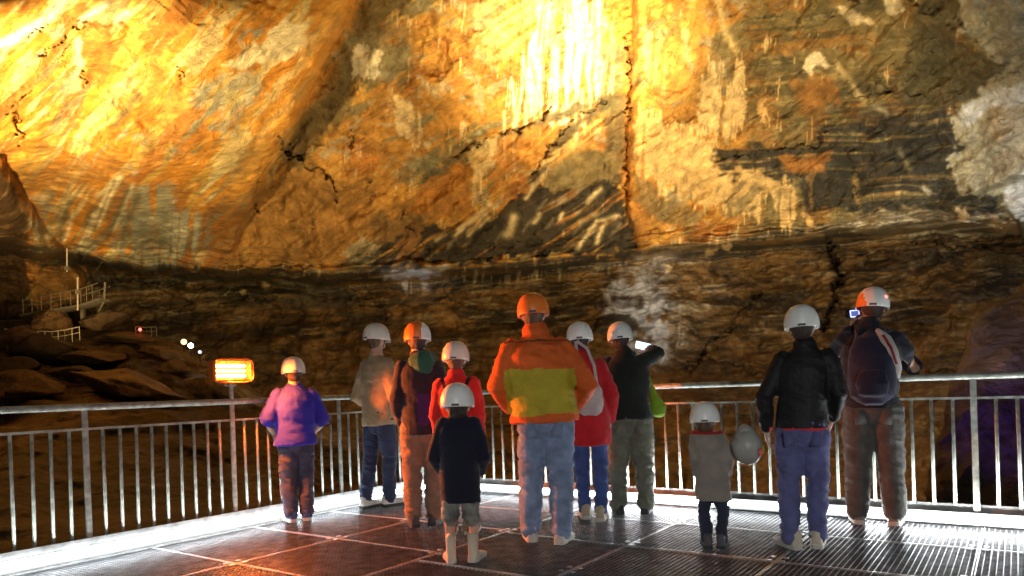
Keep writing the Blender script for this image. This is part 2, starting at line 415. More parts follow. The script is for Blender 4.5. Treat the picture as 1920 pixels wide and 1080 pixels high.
    def poly(pts, c, feather=6, warp=16, alpha=1.0, tex=None, lo=-.1, hi_=.2, drip=0, rag=9):
        bx0 = min(p[0] for p in pts) - 60; bx1 = max(p[0] for p in pts) + 60
        by0 = min(p[1] for p in pts) - 60; by1 = max(p[1] for p in pts) + 60
        m = (U > bx0) & (U < bx1) & (V > by0) & (V < by1)
        u = U[m] + warp * (wu[m] + .5 * mid[m]) + rag * (hi[m] + .55 * jit[m]); v = V[m] + warp * (wv[m] + .5 * sm[m]) + rag * (hi2[m] + .4 * jit2[m])
        if drip: v = v + drip * (fbm(U[m] / 7, V[m] / 160, o=3, s=401) + .3)
        sd = polysd(u, v, pts)
        a = ss(-feather * .7, feather * .7, sd) * alpha
        if tex is not None: a = a * ss(lo, hi_, tex[m])
        a = a[:, None].astype(np.float32)
        C[m] = C[m] * (1 - a) + np.array(c, np.float32) * a
    def line(pts, c, hw, warp=8, alpha=1.0, tex=None, lo=-.2, hi_=.2):
        bx0 = min(p[0] for p in pts) - 40; bx1 = max(p[0] for p in pts) + 40
        by0 = min(p[1] for p in pts) - 40; by1 = max(p[1] for p in pts) + 40
        m = (U > bx0) & (U < bx1) & (V > by0) & (V < by1)
        d = polyline_d(U[m] + warp * (wu[m] + .6 * sm[m]), V[m] + warp * (wv[m] + .6 * mid[m]), pts)
        a = np.exp(-(d / hw) ** 2) * alpha
        if tex is not None: a = a * ss(lo, hi_, tex[m])
        a = a[:, None].astype(np.float32)
        C[m] = C[m] * (1 - a) + np.array(c, np.float32) * a

    # --- left mass
    poly([(420, 122), (470, 88), (540, 30), (578, 42), (566, 82), (520, 112), (470, 126)], (.74, .62, .36), 5, 12, .95)
    poly([(355, 190), (375, 158), (420, 138), (470, 130), (497, 158), (480, 190), (430, 226), (380, 222)], (.36, .33, .21), 14, 16, .9, s50b, -.4, .1)
    poly([(420, 175), (450, 170), (462, 186), (430, 198)], (.66, .52, .2), 6, 8, .7)
    poly([(260, 285), (330, 235), (430, 215), (440, 250), (360, 280), (300, 300)], OLIVE, 18, 22, .75, s50b, -.1, .2)
    poly([(205, 470), (250, 355), (320, 350), (332, 395), (400, 402), (392, 480), (340, 500), (255, 492)], (.33, .32, .21), 14, 18, .9, s90a, -.5, 0)
    poly([(320, 415), (385, 408), (380, 470), (340, 485), (316, 460)], (.52, .48, .33), 10, 14, .8, s90a, -.2, .2)
    poly([(138, 62), (172, 34), (204, 50), (212, 100), (185, 150), (160, 170), (152, 120)], (.46, .16, .022), 8, 10, .9)
    poly([(140, 75), (150, 70), (152, 130), (140, 150), (130, 140)], PALE, 4, 6, .8)
    poly([(120, 140), (145, 125), (150, 170), (125, 180), (112, 165)], (.42, .37, .24), 6, 8, .8)
    poly([(90, 200), (140, 172), (140, 200), (100, 240), (60, 260)], (.52, .45, .28), 10, 10, .7, s50b, -.2, .2)
    line([(-20, 92), (30, 72), (60, 50), (95, 30), (122, -10)], (.86, .84, .72), 9, 6)
    line([(150, 40), (185, 18), (200, 8)], (.85, .8, .6), 6, 5); line([(215, 38), (238, 22)], (.85, .8, .6), 5, 5)
    poly([(0, 330), (90, 300), (215, 290), (240, 325), (130, 350), (40, 370)], (.36, .17, .035), 20, 18, .75)
    poly([(60, 360), (150, 345), (240, 340), (215, 410), (130, 460), (85, 420)], (.26, .17, .06), 18, 18, .7, s50a, -.2, .25)
    for a, b in (((165, 440), (212, 345)), ((185, 425), (228, 330)), ((150, 455), (180, 400)), ((215, 430), (250, 350)), ((120, 450), (138, 400))):
        line([a, b], CREAM, 4, 5, .85)
    for a, b in (((200, 450), (240, 360)), ((110, 450), (130, 380)), ((230, 440), (262, 365)), ((100, 230), (130, 195)), ((215, 235), (260, 175))):
        line([a, b], (.16, .14, .07), 6, 6, .75)
    poly([(-350, 300), (18, 310), (40, 380), (60, 450), (40, 600), (-350, 640)], (.085, .045, .016), 12, 14, .95)  # shadow at the left edge, painted dark brown
    poly([(48, 365), (80, 385), (84, 405), (60, 412), (45, 395)], (.50, .21, .045), 7, 8, .85)  # this and the next two: lamplit parts of the buttress, painted orange
    poly([(66, 520), (95, 500), (160, 505), (172, 560), (80, 585), (60, 570)], (.46, .23, .06), 8, 10, .9)
    poly([(50, 490), (75, 500), (78, 520), (55, 525)], (.62, .28, .06), 6, 8, .85)
    poly([(390, 380), (450, 360), (470, 420), (440, 500), (385, 505)], (.33, .145, .03), 18, 14, .85, s50c, -.5, 0)
    # --- recess between the mass and the centre
    poly([(480, 350), (560, 300), (640, 340), (700, 330), (720, 420), (690, 490), (560, 500), (440, 500)], (.40, .22, .055), 26, 20, .8)
    poly([(560, 205), (600, 150), (640, 130), (655, 200), (600, 260), (560, 260)], (.20, .155, .06), 22, 18, .85)
    poly([(520, 480), (565, 420), (600, 400), (590, 440), (545, 490)], OLIVE, 16, 14, .6, s50b, -.2, .2)
    poly([(690, -20), (740, -20), (690, 120), (640, 210), (590, 290), (560, 330), (530, 330), (560, 240), (610, 160), (645, 80)], (.17, .125, .05), 16, 18, .85, rag=12)  # here and below: recess shade painted in to set off the mass
    poly([(480, 345), (560, 325), (640, 360), (690, 350), (700, 470), (560, 495), (460, 495), (470, 410)], (.30, .15, .035), 22, 20, .8, rag=12)
    line([(672, -10), (640, 55), (606, 110), (568, 190), (532, 250), (506, 300), (478, 345)], (.66, .30, .05), 9, 8, .8)  # here and below: lit edge of the mass painted as bright orange
    line([(640, -10), (612, 60), (578, 115), (540, 190), (506, 250), (480, 300), (450, 350)], (.66, .33, .055), 26, 12, .75, s50b, -.6, 0)
    # --- centre vault
    poly([(640, 60), (760, 40), (780, 120), (720, 150), (650, 140)], (.27, .24, .13), 30, 26, .8, mid, -.3, .1)
    poly([(656, 100), (690, 88), (715, 108), (710, 150), (690, 155), (662, 152)], PALE, 4, 8, .9, s90a, -.5, -.05, 14)
    poly([(735, 186), (745, 172), (758, 205), (782, 210), (787, 280), (765, 282), (738, 250)], (.74, .56, .28), 4, 6, .95, s90a, -.6, -.1, 16)
    poly([(724, 185), (732, 175), (732, 215), (724, 220)], (.7, .45, .18), 3, 4, .8)
    line([(826, 210), (832, 270), (825, 290)], (.6, .3, .07), 4, 4, .8)
    poly([(760, 300), (800, 290), (840, 300), (780, 335), (730, 345)], OLIVE, 12, 14, .6)
    poly([(985, 30), (1040, 15), (1100, 20), (1125, 70), (1150, 180), (1120, 200), (1060, 205), (1030, 215), (955, 225), (955, 195), (985, 165), (1008, 100)], (.86, .80, .62), 9, 18, .95, s90a, -.35, .12, 70)
    poly([(1060, 30), (1150, 20), (1165, 120), (1140, 190), (1090, 150)], (.80, .62, .28), 22, 20, .55, s90b, -.1, .25, 60)
    poly([(900, 0), (1000, -40), (1010, 60), (960, 120), (900, 80)], (.62, .47, .22), 26, 24, .7, s30b, -.2, .2)
    poly([(1050, 205), (1068, 200), (1066, 240), (1050, 245)], PALE, 3, 4, .9, None, 0, 0, 12)
    for x0, y0, y1, hw in ((966, 205, 235, 5), (985, 190, 235, 3), (1000, 180, 222, 4), (1012, 170, 215, 3), (1030, 190, 232, 4), (1078, 180, 262, 3), (1090, 170, 235, 3), (1105, 160, 200, 3), (945, 210, 300, 2.5), (962, 230, 320, 2.5)):
        line([(x0, y0), (x0 + 2, y1)], (.84, .74, .5), hw, 3, .9)
    # dark diagonal bands
    poly([(1165, 180), (1045, 205), (940, 252), (850, 296), (790, 330), (800, 342), (880, 300), (960, 262), (1050, 226), (1165, 200)], (.12, .105, .055), 6, 10, .9, s30a, -.6, -.1)
    poly([(1150, 190), (1090, 210), (1050, 245), (1005, 315), (985, 350), (1002, 348), (1040, 300), (1075, 250), (1120, 220), (1165, 205)], (.10, .09, .05), 5, 10, .9, s30a, -.6, -.1)
    poly([(880, 280), (935, 262), (930, 310), (905, 360), (884, 382)], (.72, .56, .27), 5, 8, .9, s90a, -.5, -.05, 14)
    poly([(780, 345), (880, 300), (885, 385), (830, 405), (770, 400)], (.44, .195, .035), 10, 12, .85)
    poly([(935, 262), (1030, 225), (985, 305), (930, 345)], (.52, .24, .05), 8, 10, .75)
    poly([(970, 345), (1060, 255), (1110, 225), (1140, 232), (1090, 265), (1040, 310), (1000, 360)], (.66, .44, .17), 8, 10, .8, s30b, -.4, .1)
    poly([(1040, 310), (1080, 275), (1175, 285), (1175, 345), (1010, 362)], (.235, .19, .085), 12, 12, .9)
    poly([(1120, 190), (1175, 185), (1176, 280), (1135, 285), (1130, 215)], (.15, .125, .06), 10, 10, .85)
    # black stained zone over the ledge
    poly([(690, 445), (760, 435), (850, 418), (900, 400), (1000, 356), (1172, 345), (1180, 395), (1200, 430), (1196, 470), (1100, 482), (960, 490), (790, 492), (700, 508)], BLACK, 8, 26, .96, s30b, -.75, -.15, rag=16)
    poly([(700, 400), (760, 395), (800, 410), (800, 440), (760, 450), (700, 440)], BLACK, 14, 16, .6)
    poly([(650, 470), (680, 440), (712, 460), (700, 500), (655, 505)], (.38, .33, .19), 6, 8, .9)
    poly([(735, 500), (745, 450), (790, 430), (795, 470), (770, 500)], (.33, .17, .05), 8, 10, .8, s50b, -.3, .1)
    for pl, hw in (([(862, 428), (905, 392), (918, 382)], 5), ([(852, 442), (872, 425)], 3), ([(880, 438), (908, 400)], 4), ([(952, 440), (962, 408)], 7), ([(1000, 420), (1010, 404)], 4.5), ([(1102, 378), (1112, 366), (1125, 356)], 5), ([(1052, 412), (1056, 402)], 4),
                   ([(1084, 470), (1104, 438), (1122, 415), (1160, 406)], 4), ([(1120, 455), (1135, 418)], 4), ([(1002, 350), (1018, 330)], 4), ([(820, 452), (835, 440)], 3), ([(985, 375), (998, 350)], 4), ([(900, 420), (915, 405)], 3)):
        line(pl, (.66, .55, .3), hw, 5, .9)
    for x, y in ((840, 465), (1025, 430), (1075, 440), (980, 435), (930, 450), (1150, 440), (1010, 395), (1060, 380), (870, 462)):
        line([(x, y), (x + 14, y - 18)], (.2, .18, .11), 3, 5, .7)
    poly([(1175, 395), (1190, 385), (1215, 400), (1222, 440), (1212, 480), (1195, 450)], (.42, .20, .045), 6, 8, .9)
    line([(1181, 60), (1179, 200), (1175, 330), (1180, 380), (1200, 400)], (.62, .27, .05), 8, 6, .85)
    poly([(1540, 180), (1640, 150), (1780, 190), (1780, 230), (1640, 240), (1560, 250)], BLACK, 14, 26, .7, s5b, -.4, .1)
    poly([(690, 430), (740, 470), (700, 505), (640, 510), (620, 500), (680, 470)], BLACK, 8, 16, .6, s30b, -.4, .1)
    # --- right flowstone
    poly([(1195, 60), (1260, 60), (1340, -60), (1350, 60), (1300, 190), (1200, 200)], (.62, .31, .06), 20, 20, .8, mid, -.4, .1)
    poly([(1210, 50), (1240, 60), (1255, 120), (1240, 190), (1215, 150)], (.72, .58, .3), 8, 12, .7, s90a, -.2, .2, 20)
    line([(1345, -20), (1360, 60), (1380, 90)], (.78, .6, .26), 7, 8, .8)
    line([(1285, 60), (1290, 110), (1300, 130)], (.8, .66, .34), 5, 8, .7)
    poly([(1318, 165), (1330, 135), (1360, 145), (1388, 125), (1400, 190), (1396, 265), (1370, 272), (1300, 262), (1308, 205)], (.76, .56, .26), 5, 8, .95, s90a, -.5, 0, 46)
    poly([(1420, 185), (1438, 190), (1440, 230), (1426, 228)], (.7, .46, .18), 3, 5, .9)
    poly([(1190, 215), (1245, 235), (1300, 262), (1345, 285), (1340, 318), (1420, 318), (1478, 355), (1490, 420), (1468, 422), (1430, 388), (1425, 430), (1380, 420), (1318, 392), (1230, 372), (1186, 330)], (.68, .48, .20), 5, 12, .95, s90a, -.75, -.2, 46)
    poly([(1340, 350), (1390, 330), (1430, 345), (1410, 400), (1370, 390)], (.13, .11, .055), 8, 12, .7, s50b, -.1, .2)
    poly([(1190, 330), (1230, 372), (1320, 395), (1330, 415), (1240, 420), (1195, 390)], (.24, .17, .07), 8, 12, .85)
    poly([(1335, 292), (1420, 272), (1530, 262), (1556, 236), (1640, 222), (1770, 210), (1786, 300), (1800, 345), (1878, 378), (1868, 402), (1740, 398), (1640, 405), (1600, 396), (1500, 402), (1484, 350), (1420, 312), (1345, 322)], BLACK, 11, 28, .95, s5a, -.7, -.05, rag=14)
    poly([(1462, 292), (1560, 286), (1545, 328), (1480, 326)], (.36, .16, .035), 8, 12, .9)
    poly([(1510, 330), (1540, 325), (1545, 420), (1520, 425)], (.34, .20, .07), 8, 10, .7, s90a, -.3, .1)
    poly([(1596, 325), (1612, 345), (1612, 385), (1600, 365)], (.40, .27, .10), 5, 6, .85)
    poly([(1505, 400), (1516, 398), (1524, 430), (1510, 432)], (.66, .42, .16), 4, 5, .9)
    line([(1690, 278), (1705, 320)], (.3, .27, .14), 5, 8, .7); line([(1728, 352), (1740, 362)], (.6, .55, .4), 5, 4, .8)
    poly([(1565, 10), (1600, 12), (1645, 50), (1625, 50), (1590, 48)], (.68, .56, .32), 5, 10, .9, s50b, -.5, 0)
    poly([(1640, -20), (1690, -10), (1700, 22), (1670, 26)], (.7, .6, .36), 5, 10, .9)
    poly([(1505, 130), (1520, 105), (1538, 100), (1560, 125), (1530, 122), (1525, 150)], (.72, .62, .4), 5, 8, .9)
    line([(1570, 120), (1600, 155), (1622, 185)], (.6, .48, .24), 6, 10, .75); line([(1640, 190), (1665, 215)], (.4, .36, .22), 5, 10, .6)
    poly([(1480, 150), (1560, 150), (1580, 200), (1500, 215)], (.32, .15, .035), 14, 16, .8)
    poly([(1720, 20), (1790, -40), (1810, 60), (1780, 110), (1740, 130), (1690, 110)], (.11, .095, .045), 12, 18, .85)
    poly([(1690, 110), (1780, 75), (1890, 120), (1870, 150), (1780, 200), (1700, 190)], (.085, .075, .038), 8, 18, .85)  # dark side of the painted shadow edge
    # jagged shadow edge on the right, painted as pale rock against dark
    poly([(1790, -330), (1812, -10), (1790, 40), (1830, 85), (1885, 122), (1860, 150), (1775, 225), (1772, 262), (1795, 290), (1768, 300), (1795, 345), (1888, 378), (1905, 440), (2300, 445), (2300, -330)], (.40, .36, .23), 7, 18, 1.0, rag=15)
    poly([(1790, 205), (1870, 165), (1960, 150), (1960, 180), (1850, 215), (1800, 255)], (.58, .58, .52), 8, 14, .85)
    poly([(1850, 215), (1960, 190), (1960, 330), (1870, 330)], (.34, .26, .15), 20, 20, .85, mid, -.5, 0)
    poly([(1800, 40), (1960, -10), (1960, 60), (1860, 80)], (.50, .44, .24), 14, 18, .6, s30a, -.2, .2)
    poly([(1890, 20), (1940, 40), (1940, 70), (1890, 45)], (.16, .13, .09), 8, 12, .6, sm, -.2, .2)
    poly([(1885, 360), (1930, 320), (1960, 420), (1915, 440)], (.66, .64, .58), 10, 12, .8)
    # strata on the right ledge
    poly([(1540, 420), (1640, 398), (1760, 395), (1880, 402), (1910, 430), (1790, 440), (1640, 442)], (.20, .165, .10), 8, 12, .85)
    poly([(1560, 432), (1640, 402), (1760, 398), (1880, 405), (1900, 432), (1700, 440)], (.58, .52, .38), 8, 12, .8, s5b, .05, .3)
    poly([(1798, 385), (1815, 386), (1818, 410), (1800, 410)], (.66, .5, .3), 3, 4, .9)
    poly([(1850, 400), (1895, 410), (1905, 436), (1870, 432)], (.6, .4, .2), 6, 8, .7)
    poly([(1200, 470), (1400, 450), (1560, 432), (1700, 440), (1700, 455), (1400, 470), (1210, 490)], (.34, .23, .1), 8, 10, .6, s5b, -.1, .25)
    # cool lamp glint painted as a pale strip, and drips, on the centre ledge
    poly([(715, 515), (760, 502), (840, 496), (850, 505), (770, 522), (720, 526)], (.44, .43, .42), 4, 6, .85, s5b, -.4, .1)
    poly([(740, 530), (800, 526), (800, 545), (760, 548)], (.58, .54, .46), 5, 6, .8, s90b, -.2, .2)
    poly([(860, 515), (1060, 510), (1060, 528), (860, 532)], (.46, .38, .22), 5, 6, .7, s90b, .02, .25)
    for x, y in ((1255, 505), (1335, 470), (1365, 465), (1260, 430), (500, 540), (455, 545)):
        poly([(x - 9, y - 5), (x + 9, y - 6), (x + 8, y + 5), (x - 7, y + 6)], (.62, .44, .2), 3, 4, .85)
    poly([(1255, 565), (1275, 560), (1285, 650), (1262, 660)], (.42, .36, .26), 8, 12, .7, s90a, -.2, .2)
    poly([(1130, 560), (1190, 520), (1250, 520), (1250, 690), (1200, 700), (1140, 620)], (.36, .335, .29), 16, 22, .75, sm, -.4, 0)  # patch lit by the cool lamp, painted into the rock as pale grey
    poly([(1108, 612), (1150, 588), (1187, 590), (1192, 622), (1150, 640), (1118, 630)], (.05, .04, .022), 5, 8, .9)
    # darker colour along the cracks
    for pl, hw, dep in CRACKS:
        bx0 = min(p[0] for p in pl) - 30; bx1 = max(p[0] for p in pl) + 30; by0 = min(p[1] for p in pl) - 30; by1 = max(p[1] for p in pl) + 30
        m = (U > bx0) & (U < bx1) & (V > by0) & (V < by1)
        d = polyline_d(U[m] + 13 * hi[m] + 5 * jit[m], V[m] + 13 * hi2[m] + 12 * wv[m], pl)
        a = (np.exp(-(d / (hw * .8 * (.75 + .5 * wu[m]))) ** 2) * .8 * ss(-.5, .15, jit2[m] + .2))[:, None].astype(np.float32)
        C[m] = C[m] * (1 - a) + np.array((.03, .022, .012), np.float32) * a
    C *= np.clip(1 + (.34 - .16 * lm) * sm + (.36 - .18 * lm) * fine + .2 * hi + .2 * st, .3, 1.6)[..., None]
    C[...] = np.clip(C, .008, .9)
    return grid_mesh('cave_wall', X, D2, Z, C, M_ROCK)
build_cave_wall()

# ---------------- dark rubble slope on the left
TOP_X = [-500, 0, 60, 130, 240, 330, 380, 440, 500, 600, 760, 1000, 1300]
TOP_Y = [585, 605, 600, 618, 622, 640, 668, 705, 745, 800, 860, 930, 1000]
def slope_depth(U, V):
    top = np.interp(U, TOP_X, TOP_Y)
    t = np.clip((V - top) / (1120 - top), 0, 1)
    return 46 * (1 - t) ** 1.25 + 9 * t + 0 * U
def build_slope():
    nx, ny = 420, 300
    px = np.linspace(-480, 1250, nx); tt = np.linspace(-0.02, 1, ny) ** 1.0
    U, T = np.meshgrid(px, tt)
    top = np.interp(U, TOP_X, TOP_Y) + 7 * fbm(U / 40, U * 0, o=4, s=501)
    V = top + np.clip(T, 0, 1) * (1120 - top)
    D = slope_depth(U, V)
    D = D + np.where(T < 0, 5.0, 0)
    xr, yr = unroll(U, V)
    X = xr / F_PX * D; Z = EYE - yr / F_PX * D
    sc = 1.0
    wob = fbm(X / 6, D / 6, o=3, s=511)
    c = (Z + .35 * X + .8 * wob)                      # dipping beds
    bed = np.abs(((c * .55) % 1.0) - .5) * 2
    steps = (np.floor(c * .55) + ss(.35, .65, (c * .55) % 1.0)) / .55 - c
    blk = 1 - np.abs(fbm(X / 3.2, D / 4.5, Z / 1.6, o=5, s=521))
    fine = fbm(X / .9, D / .9, Z / .6, o=4, s=531)
    dsp = (.75 * steps + 1.9 * (blk - .75) + .22 * fine) * np.clip(D / 30, .35, 1.2) * np.clip(T / .04, .25, 1)
    D2 = D - dsp * 1.0
    Z2 = EYE - yr / F_PX * D2 + .35 * dsp
    X2 = xr / F_PX * D2
    C = np.zeros(U.shape + (3,), np.float32)
    m = fbm(X / 4, D / 5, Z / 2, o=4, s=541)
    k = ss(-.2, .3, m)[..., None]
    C[...] = np.array((.06, .038, .017)) * (1 - k) + np.array((.13, .085, .04)) * k
    C *= (1 + .35 * fine + .25 * fbm(X / 1.8, D / 1.8, Z / .8, o=3, s=551))[..., None]
    return grid_mesh('rubble_slope', X2, D2, Z2, np.clip(C, .01, .5), M_SLOPE)
build_slope()

# ---------------- near rock face on the right
def build_near_rock():
    nx, ny = 260, 260
    le_y = [430, 500, 545, 575, 600, 650, 700, 760, 850, 1000, 1100]
    le_x = [2010, 1950, 1905, 1855, 1822, 1808, 1790, 1772, 1750, 1720, 1700]
    t = np.linspace(-.03, 1, nx); py = np.linspace(430, 1080, ny)
    T, V = np.meshgrid(t, py)
    ed = np.interp(V, le_y, le_x) + 10 * fbm(V / 40, V * 0, o=4, s=601)
    U = ed + np.clip(T, 0, 1) * (2350 - ed)
    D = 19 - 3.0 * np.sqrt(np.clip(T, 0, 1)) + np.where(T < 0, 6.0, 0) - 2.2 * ss(600, 1000, V)
    xr, yr = unroll(U, V)
    X = xr / F_PX * D; Z = EYE - yr / F_PX * D
    n = fbm(X / 2.2, D / 2.2, Z / 2.2, o=5, s=611); b = 1 - np.abs(fbm(X / 1.3, D / 1.3, Z / .9, o=4, s=621))
    dsp = .55 * n + .6 * (b - .75)
    D2 = D - dsp * np.clip((T + .03) / .06, 0, 1)
    C = np.zeros(U.shape + (3,), np.float32)
    k = ss(-.25, .25, fbm(X / 1.6, D / 1.6, Z / 1.6, o=4, s=631))[..., None]
    C[...] = np.array((.10, .066, .034)) * (1 - k) + np.array((.27, .195, .105)) * k
    j = (ss(690, 780, V) * .7)[..., None]
    C[...] = C * (1 - j) + np.array((.10, .075, .06)) * j
    C *= (1 + .3 * fbm(X / .5, D / .5, Z / .5, o=3, s=641))[..., None]
    return grid_mesh('near_rock', xr / F_PX * D2, D2, EYE - yr / F_PX * D2, np.clip(C, .01, .7), M_SLOPE)
build_near_rock()

# ---------------- pit floor far below the platform
def build_pit():
    xs = np.linspace(-60, 60, 140); ys = np.linspace(-30, 62, 120)
    X, Y = np.meshgrid(xs, ys)
    Z = -13 + 1.6 * fbm(X / 8, Y / 8, o=4, s=701) + .5 * fbm(X / 2, Y / 2, o=3, s=711)
    C = np.zeros(X.shape + (3,), np.float32); C[...] = (.09, .062, .036)
    C *= (1 + .4 * fbm(X / 3, Y / 3, o=3, s=721))[..., None]
    return grid_mesh('cave_floor', X[::-1], Y[::-1], Z[::-1], C, M_SLOPE)
build_pit()

# ------------------------------------------------------------------ viewing platform
D1 = Vector((.578, .816, 0)).normalized(); D2V = Vector((.816, -.578, 0)).normalized()
CORNER = Vector((-.95, 8.47, 0))
PANG = math.atan2(D2V.y, D2V.x)              # platform frame: local x runs along the right rail, local -y along the left rail
def plat(u, v, z=0.0):
    p = CORNER + D1 * u + D2V * v
    return Vector((p.x, p.y, z))

M_GALV = mat('galvanised_steel', (.50, .52, .47), .42, .85, .2, 14, .25, 60)
M_RAIL = mat('galvanised_rail', (.46, .49, .42), .5, .55, .28, 18, .3, 70)
M_GRATE = mat('grating_steel', (.27, .27, .28), .36, .85, .3, 9, .06, 50)
M_FRAME = mat('grating_frame_steel', (.62, .63, .62), .32, .7, .2, 12, .2, 50)
M_TOE = mat('weathered_toe_board', (.22, .22, .21), .6, .3, .3, 12)
M_DARKSTEEL = mat('dark_steel', (.06, .06, .065), .6, .4, .2, 6)
M_LED = mat('led_light', (.9, .95, 1), .5, emit=(.90, .96, 1.0), estr=34.0)
M_WHITEPAINT = mat('white_channel', (.16, .16, .15), .5, .2, .1, 10)

floor = empty('platform_floor', plat(0, 0), PANG); floor['kind'] = 'structure'
def panel_parts(lx, ly):
    """a grating panel centred on the origin: lx across the bars, ly along them"""
    fr = bmesh.new(); t = .006
    for sx in (-1, 1): box(fr, (sx * (lx / 2 - .004), 0, -.018), (t, ly, .038))
    for sy in (-1, 1): box(fr, (0, sy * (ly / 2 - .004), -.018), (lx - .015, t, .038))
    br = bmesh.new(); n = max(2, int(round(lx / .0345)))
    for i in range(1, n): box(br, (-lx / 2 + lx * i / n, 0, -.017), (.0042, ly - .016, .031))
    cb = bmesh.new(); n = max(2, int(round(ly / .034)))
    for i in range(1, n): box(cb, (0, -ly / 2 + ly * i / n, -.0075), (lx - .016, .0038, .008))
    out = []
    for nm, b in (('frame', fr), ('bars', br), ('cross', cb)):
        me = bpy.data.meshes.new('panel_' + nm); b.to_mesh(me); b.free(); out.append(me)
    out[0].materials.append(M_FRAME); out[1].materials.append(M_GRATE); out[2].materials.append(M_GRATE)
    return out
_pc = {}
def panel(v0, v1, u0, u1):
    lx, ly = round(v1 - v0 - .006, 3), round(u1 - u0 - .006, 3)
    if (lx, ly) not in _pc: _pc[(lx, ly)] = panel_parts(lx, ly)
    a, b, c = _pc[(lx, ly)]
    o = bpy.data.objects.new('grating_panel', a); COL.objects.link(o); o.parent = floor
    o.location = ((v0 + v1) / 2, (u0 + u1) / 2, random.uniform(-.0015, .0015))
    for nm, me in (('bearing_bars', b), ('cross_bars', c)):
        p = bpy.data.objects.new(nm, me); COL.objects.link(p); p.parent = o; p['kind'] = 'stuff'
    clip = []
    return o
COLS = [.03, 1.16, 2.25, 3.34, 4.38, 5.43, 6.5, 7.6, 8.7]
for i in range(8):
    cuts = [0.0, -.78, -1.62, -2.50, -3.42, -4.4, -5.4, -6.6, -7.8, -9.0] if i < 2 else [0.0, -.80, -1.71, -2.75, -3.8, -4.9, -6.0, -7.2, -9.0]
    for b, a in zip(cuts, cuts[1:]):
        panel(COLS[i], COLS[i + 1], a, b)
bm = bmesh.new()
for i in range(8): 
    for u in (-.79, -1.66, -2.5, -3.42):
        for du in (-.05, .05):
            for dv in (.04, -.04):
                if i: box(bm, (COLS[i] + dv, u + du, .004), (.03, .03, .006))
from_bm('clip', bm, M_FRAME, floor)
for v in COLS:
    bm = bmesh.new(); box(bm, (v, -4.5, -.14), (.09, 9.1, .2)); from_bm('support_beam', bm, M_DARKSTEEL, floor)

def rail_line(origin, ang, length, post0, label, x0, gap):
    """a guard rail running along local +x from the corner; local +y is the outside"""
    root = empty('guard_rail', origin, ang)
    tag(root, label, 'railing', 'railings of the viewing platform')
    bm = bmesh.new(); tube(bm, [(x0, 0, 1.128), (length, 0, 1.128)], [.026, .026], seg=16); from_bm('handrail', bm, M_RAIL, root, True)
    bm = bmesh.new(); box(bm, ((x0 + length) / 2, 0, .965), (length - x0, .034, .018)); from_bm('lower_rail', bm, M_RAIL, root)
    bm = bmesh.new(); box(bm, ((x0 + length) / 2, .028, .075), (length - x0, .008, .17)); from_bm('toe_board', bm, M_TOE, root)
    pm = None; bmh = None
    k = 0; x = post0
    posts = []
    while x < length:
        posts.append(x); x += gap
    for x in posts:
        if pm is None:
            bm = bmesh.new(); box(bm, (0, 0, .48), (.042, .022, 1.26)); bevel_all(bm, .004); o = from_bm('post', bm, M_RAIL, root); pm = o.data
        else:
            o = link('post', pm, None, root)
        o.location = (x, 0, 0); o.rotation_euler = (R(random.uniform(-.3, .3)), R(random.uniform(-.3, .3)), 0)
    bt = None
    for x in posts:
        for z in (.10, .05):
            if bt is None:
                bm = bmesh.new(); tube(bm, [(0, -.02, 0), (0, .04, 0)], [.009, .009], ref=(0, 0, 1), seg=6, round_ends=False); o = from_bm('bolt', bm, M_FRAME, root); bt = o.data
            else: o = link('bolt', bt, None, root)
            o.location = (x, 0, z)
    x = post0 - gap
    while x < length:
        for j in range(1, 10):
            bx_ = x + gap / 10 * j
            if bx_ < x0 + .04 or bx_ > length - .02: continue
            if bmh is None:
                bm = bmesh.new(); tube(bm, [(0, 0, .155), (0, 0, .957)], [.0125, .0125], seg=10, round_ends=False); o = from_bm('baluster', bm, M_RAIL, root, True); bmh = o.data
            else:
                o = link('baluster', bmh, None, root)
            o.location = (bx_, 0, 0); o.rotation_euler = (R(random.uniform(-.25, .25)), R(random.uniform(-.4, .4)), 0)
        x += gap
    return root
# left rail runs from the corner back towards the camera (u negative): local x = -D1
ANG_L = math.atan2(-D1.y, -D1.x)
rail_line(plat(0, 0.0), ANG_L, 8.2, .215, 'left galvanised steel guard rail, beside the orange heater lamp', 0.0, 1.215)
rail_line(plat(0.0, 0.0), PANG, 8.4, 1.29, 'right galvanised steel guard rail, behind the adult with the backpack', 0.0, 1.367)
# fix outside direction of the left rail's toe board is handled by its own frame (local +y points inward there)

M_LEDHOT = mat('led_light_bright', (.9, .95, 1), .5, emit=(.92, .96, 1.0), estr=120.0)
def led(origin, ang, length, yoff, label, hot, x0=.1):
    root = empty('light_strip', origin, ang)
    tag(root, label, 'light strip', 'white light strips along the platform edge')
    bm = bmesh.new()
    n = int(length / 1.1)
    box(bm, ((x0 + length) / 2, yoff * .62, .06), (length - x0, .016, .09)); from_bm('channel', bm, M_WHITEPAINT, root)
    tm = None
    for i in range(n):
        if tm is None:
            bm = bmesh.new(); tube(bm, [(0, 0, 0), (1.07, 0, 0)], [.021, .021], seg=10); o = from_bm('light_tube', bm, M_LED, root, True); tm = o.data
        else: o = link('light_tube', tm, None, root)
        o.location = (x0 + .02 + i * 1.1, yoff * 1.45, .068)
        if i in hot:
            o.material_slots[0].link = 'OBJECT'; o.material_slots[0].material = M_LEDHOT
    return root
led(plat(0, 0), ANG_L, 8.0, .045, 'white light strip along the foot of the left guard rail', ())
led(plat(0, 0), PANG, 8.2, -.045, 'white light strip along the foot of the right guard rail', (2, 4, 5))

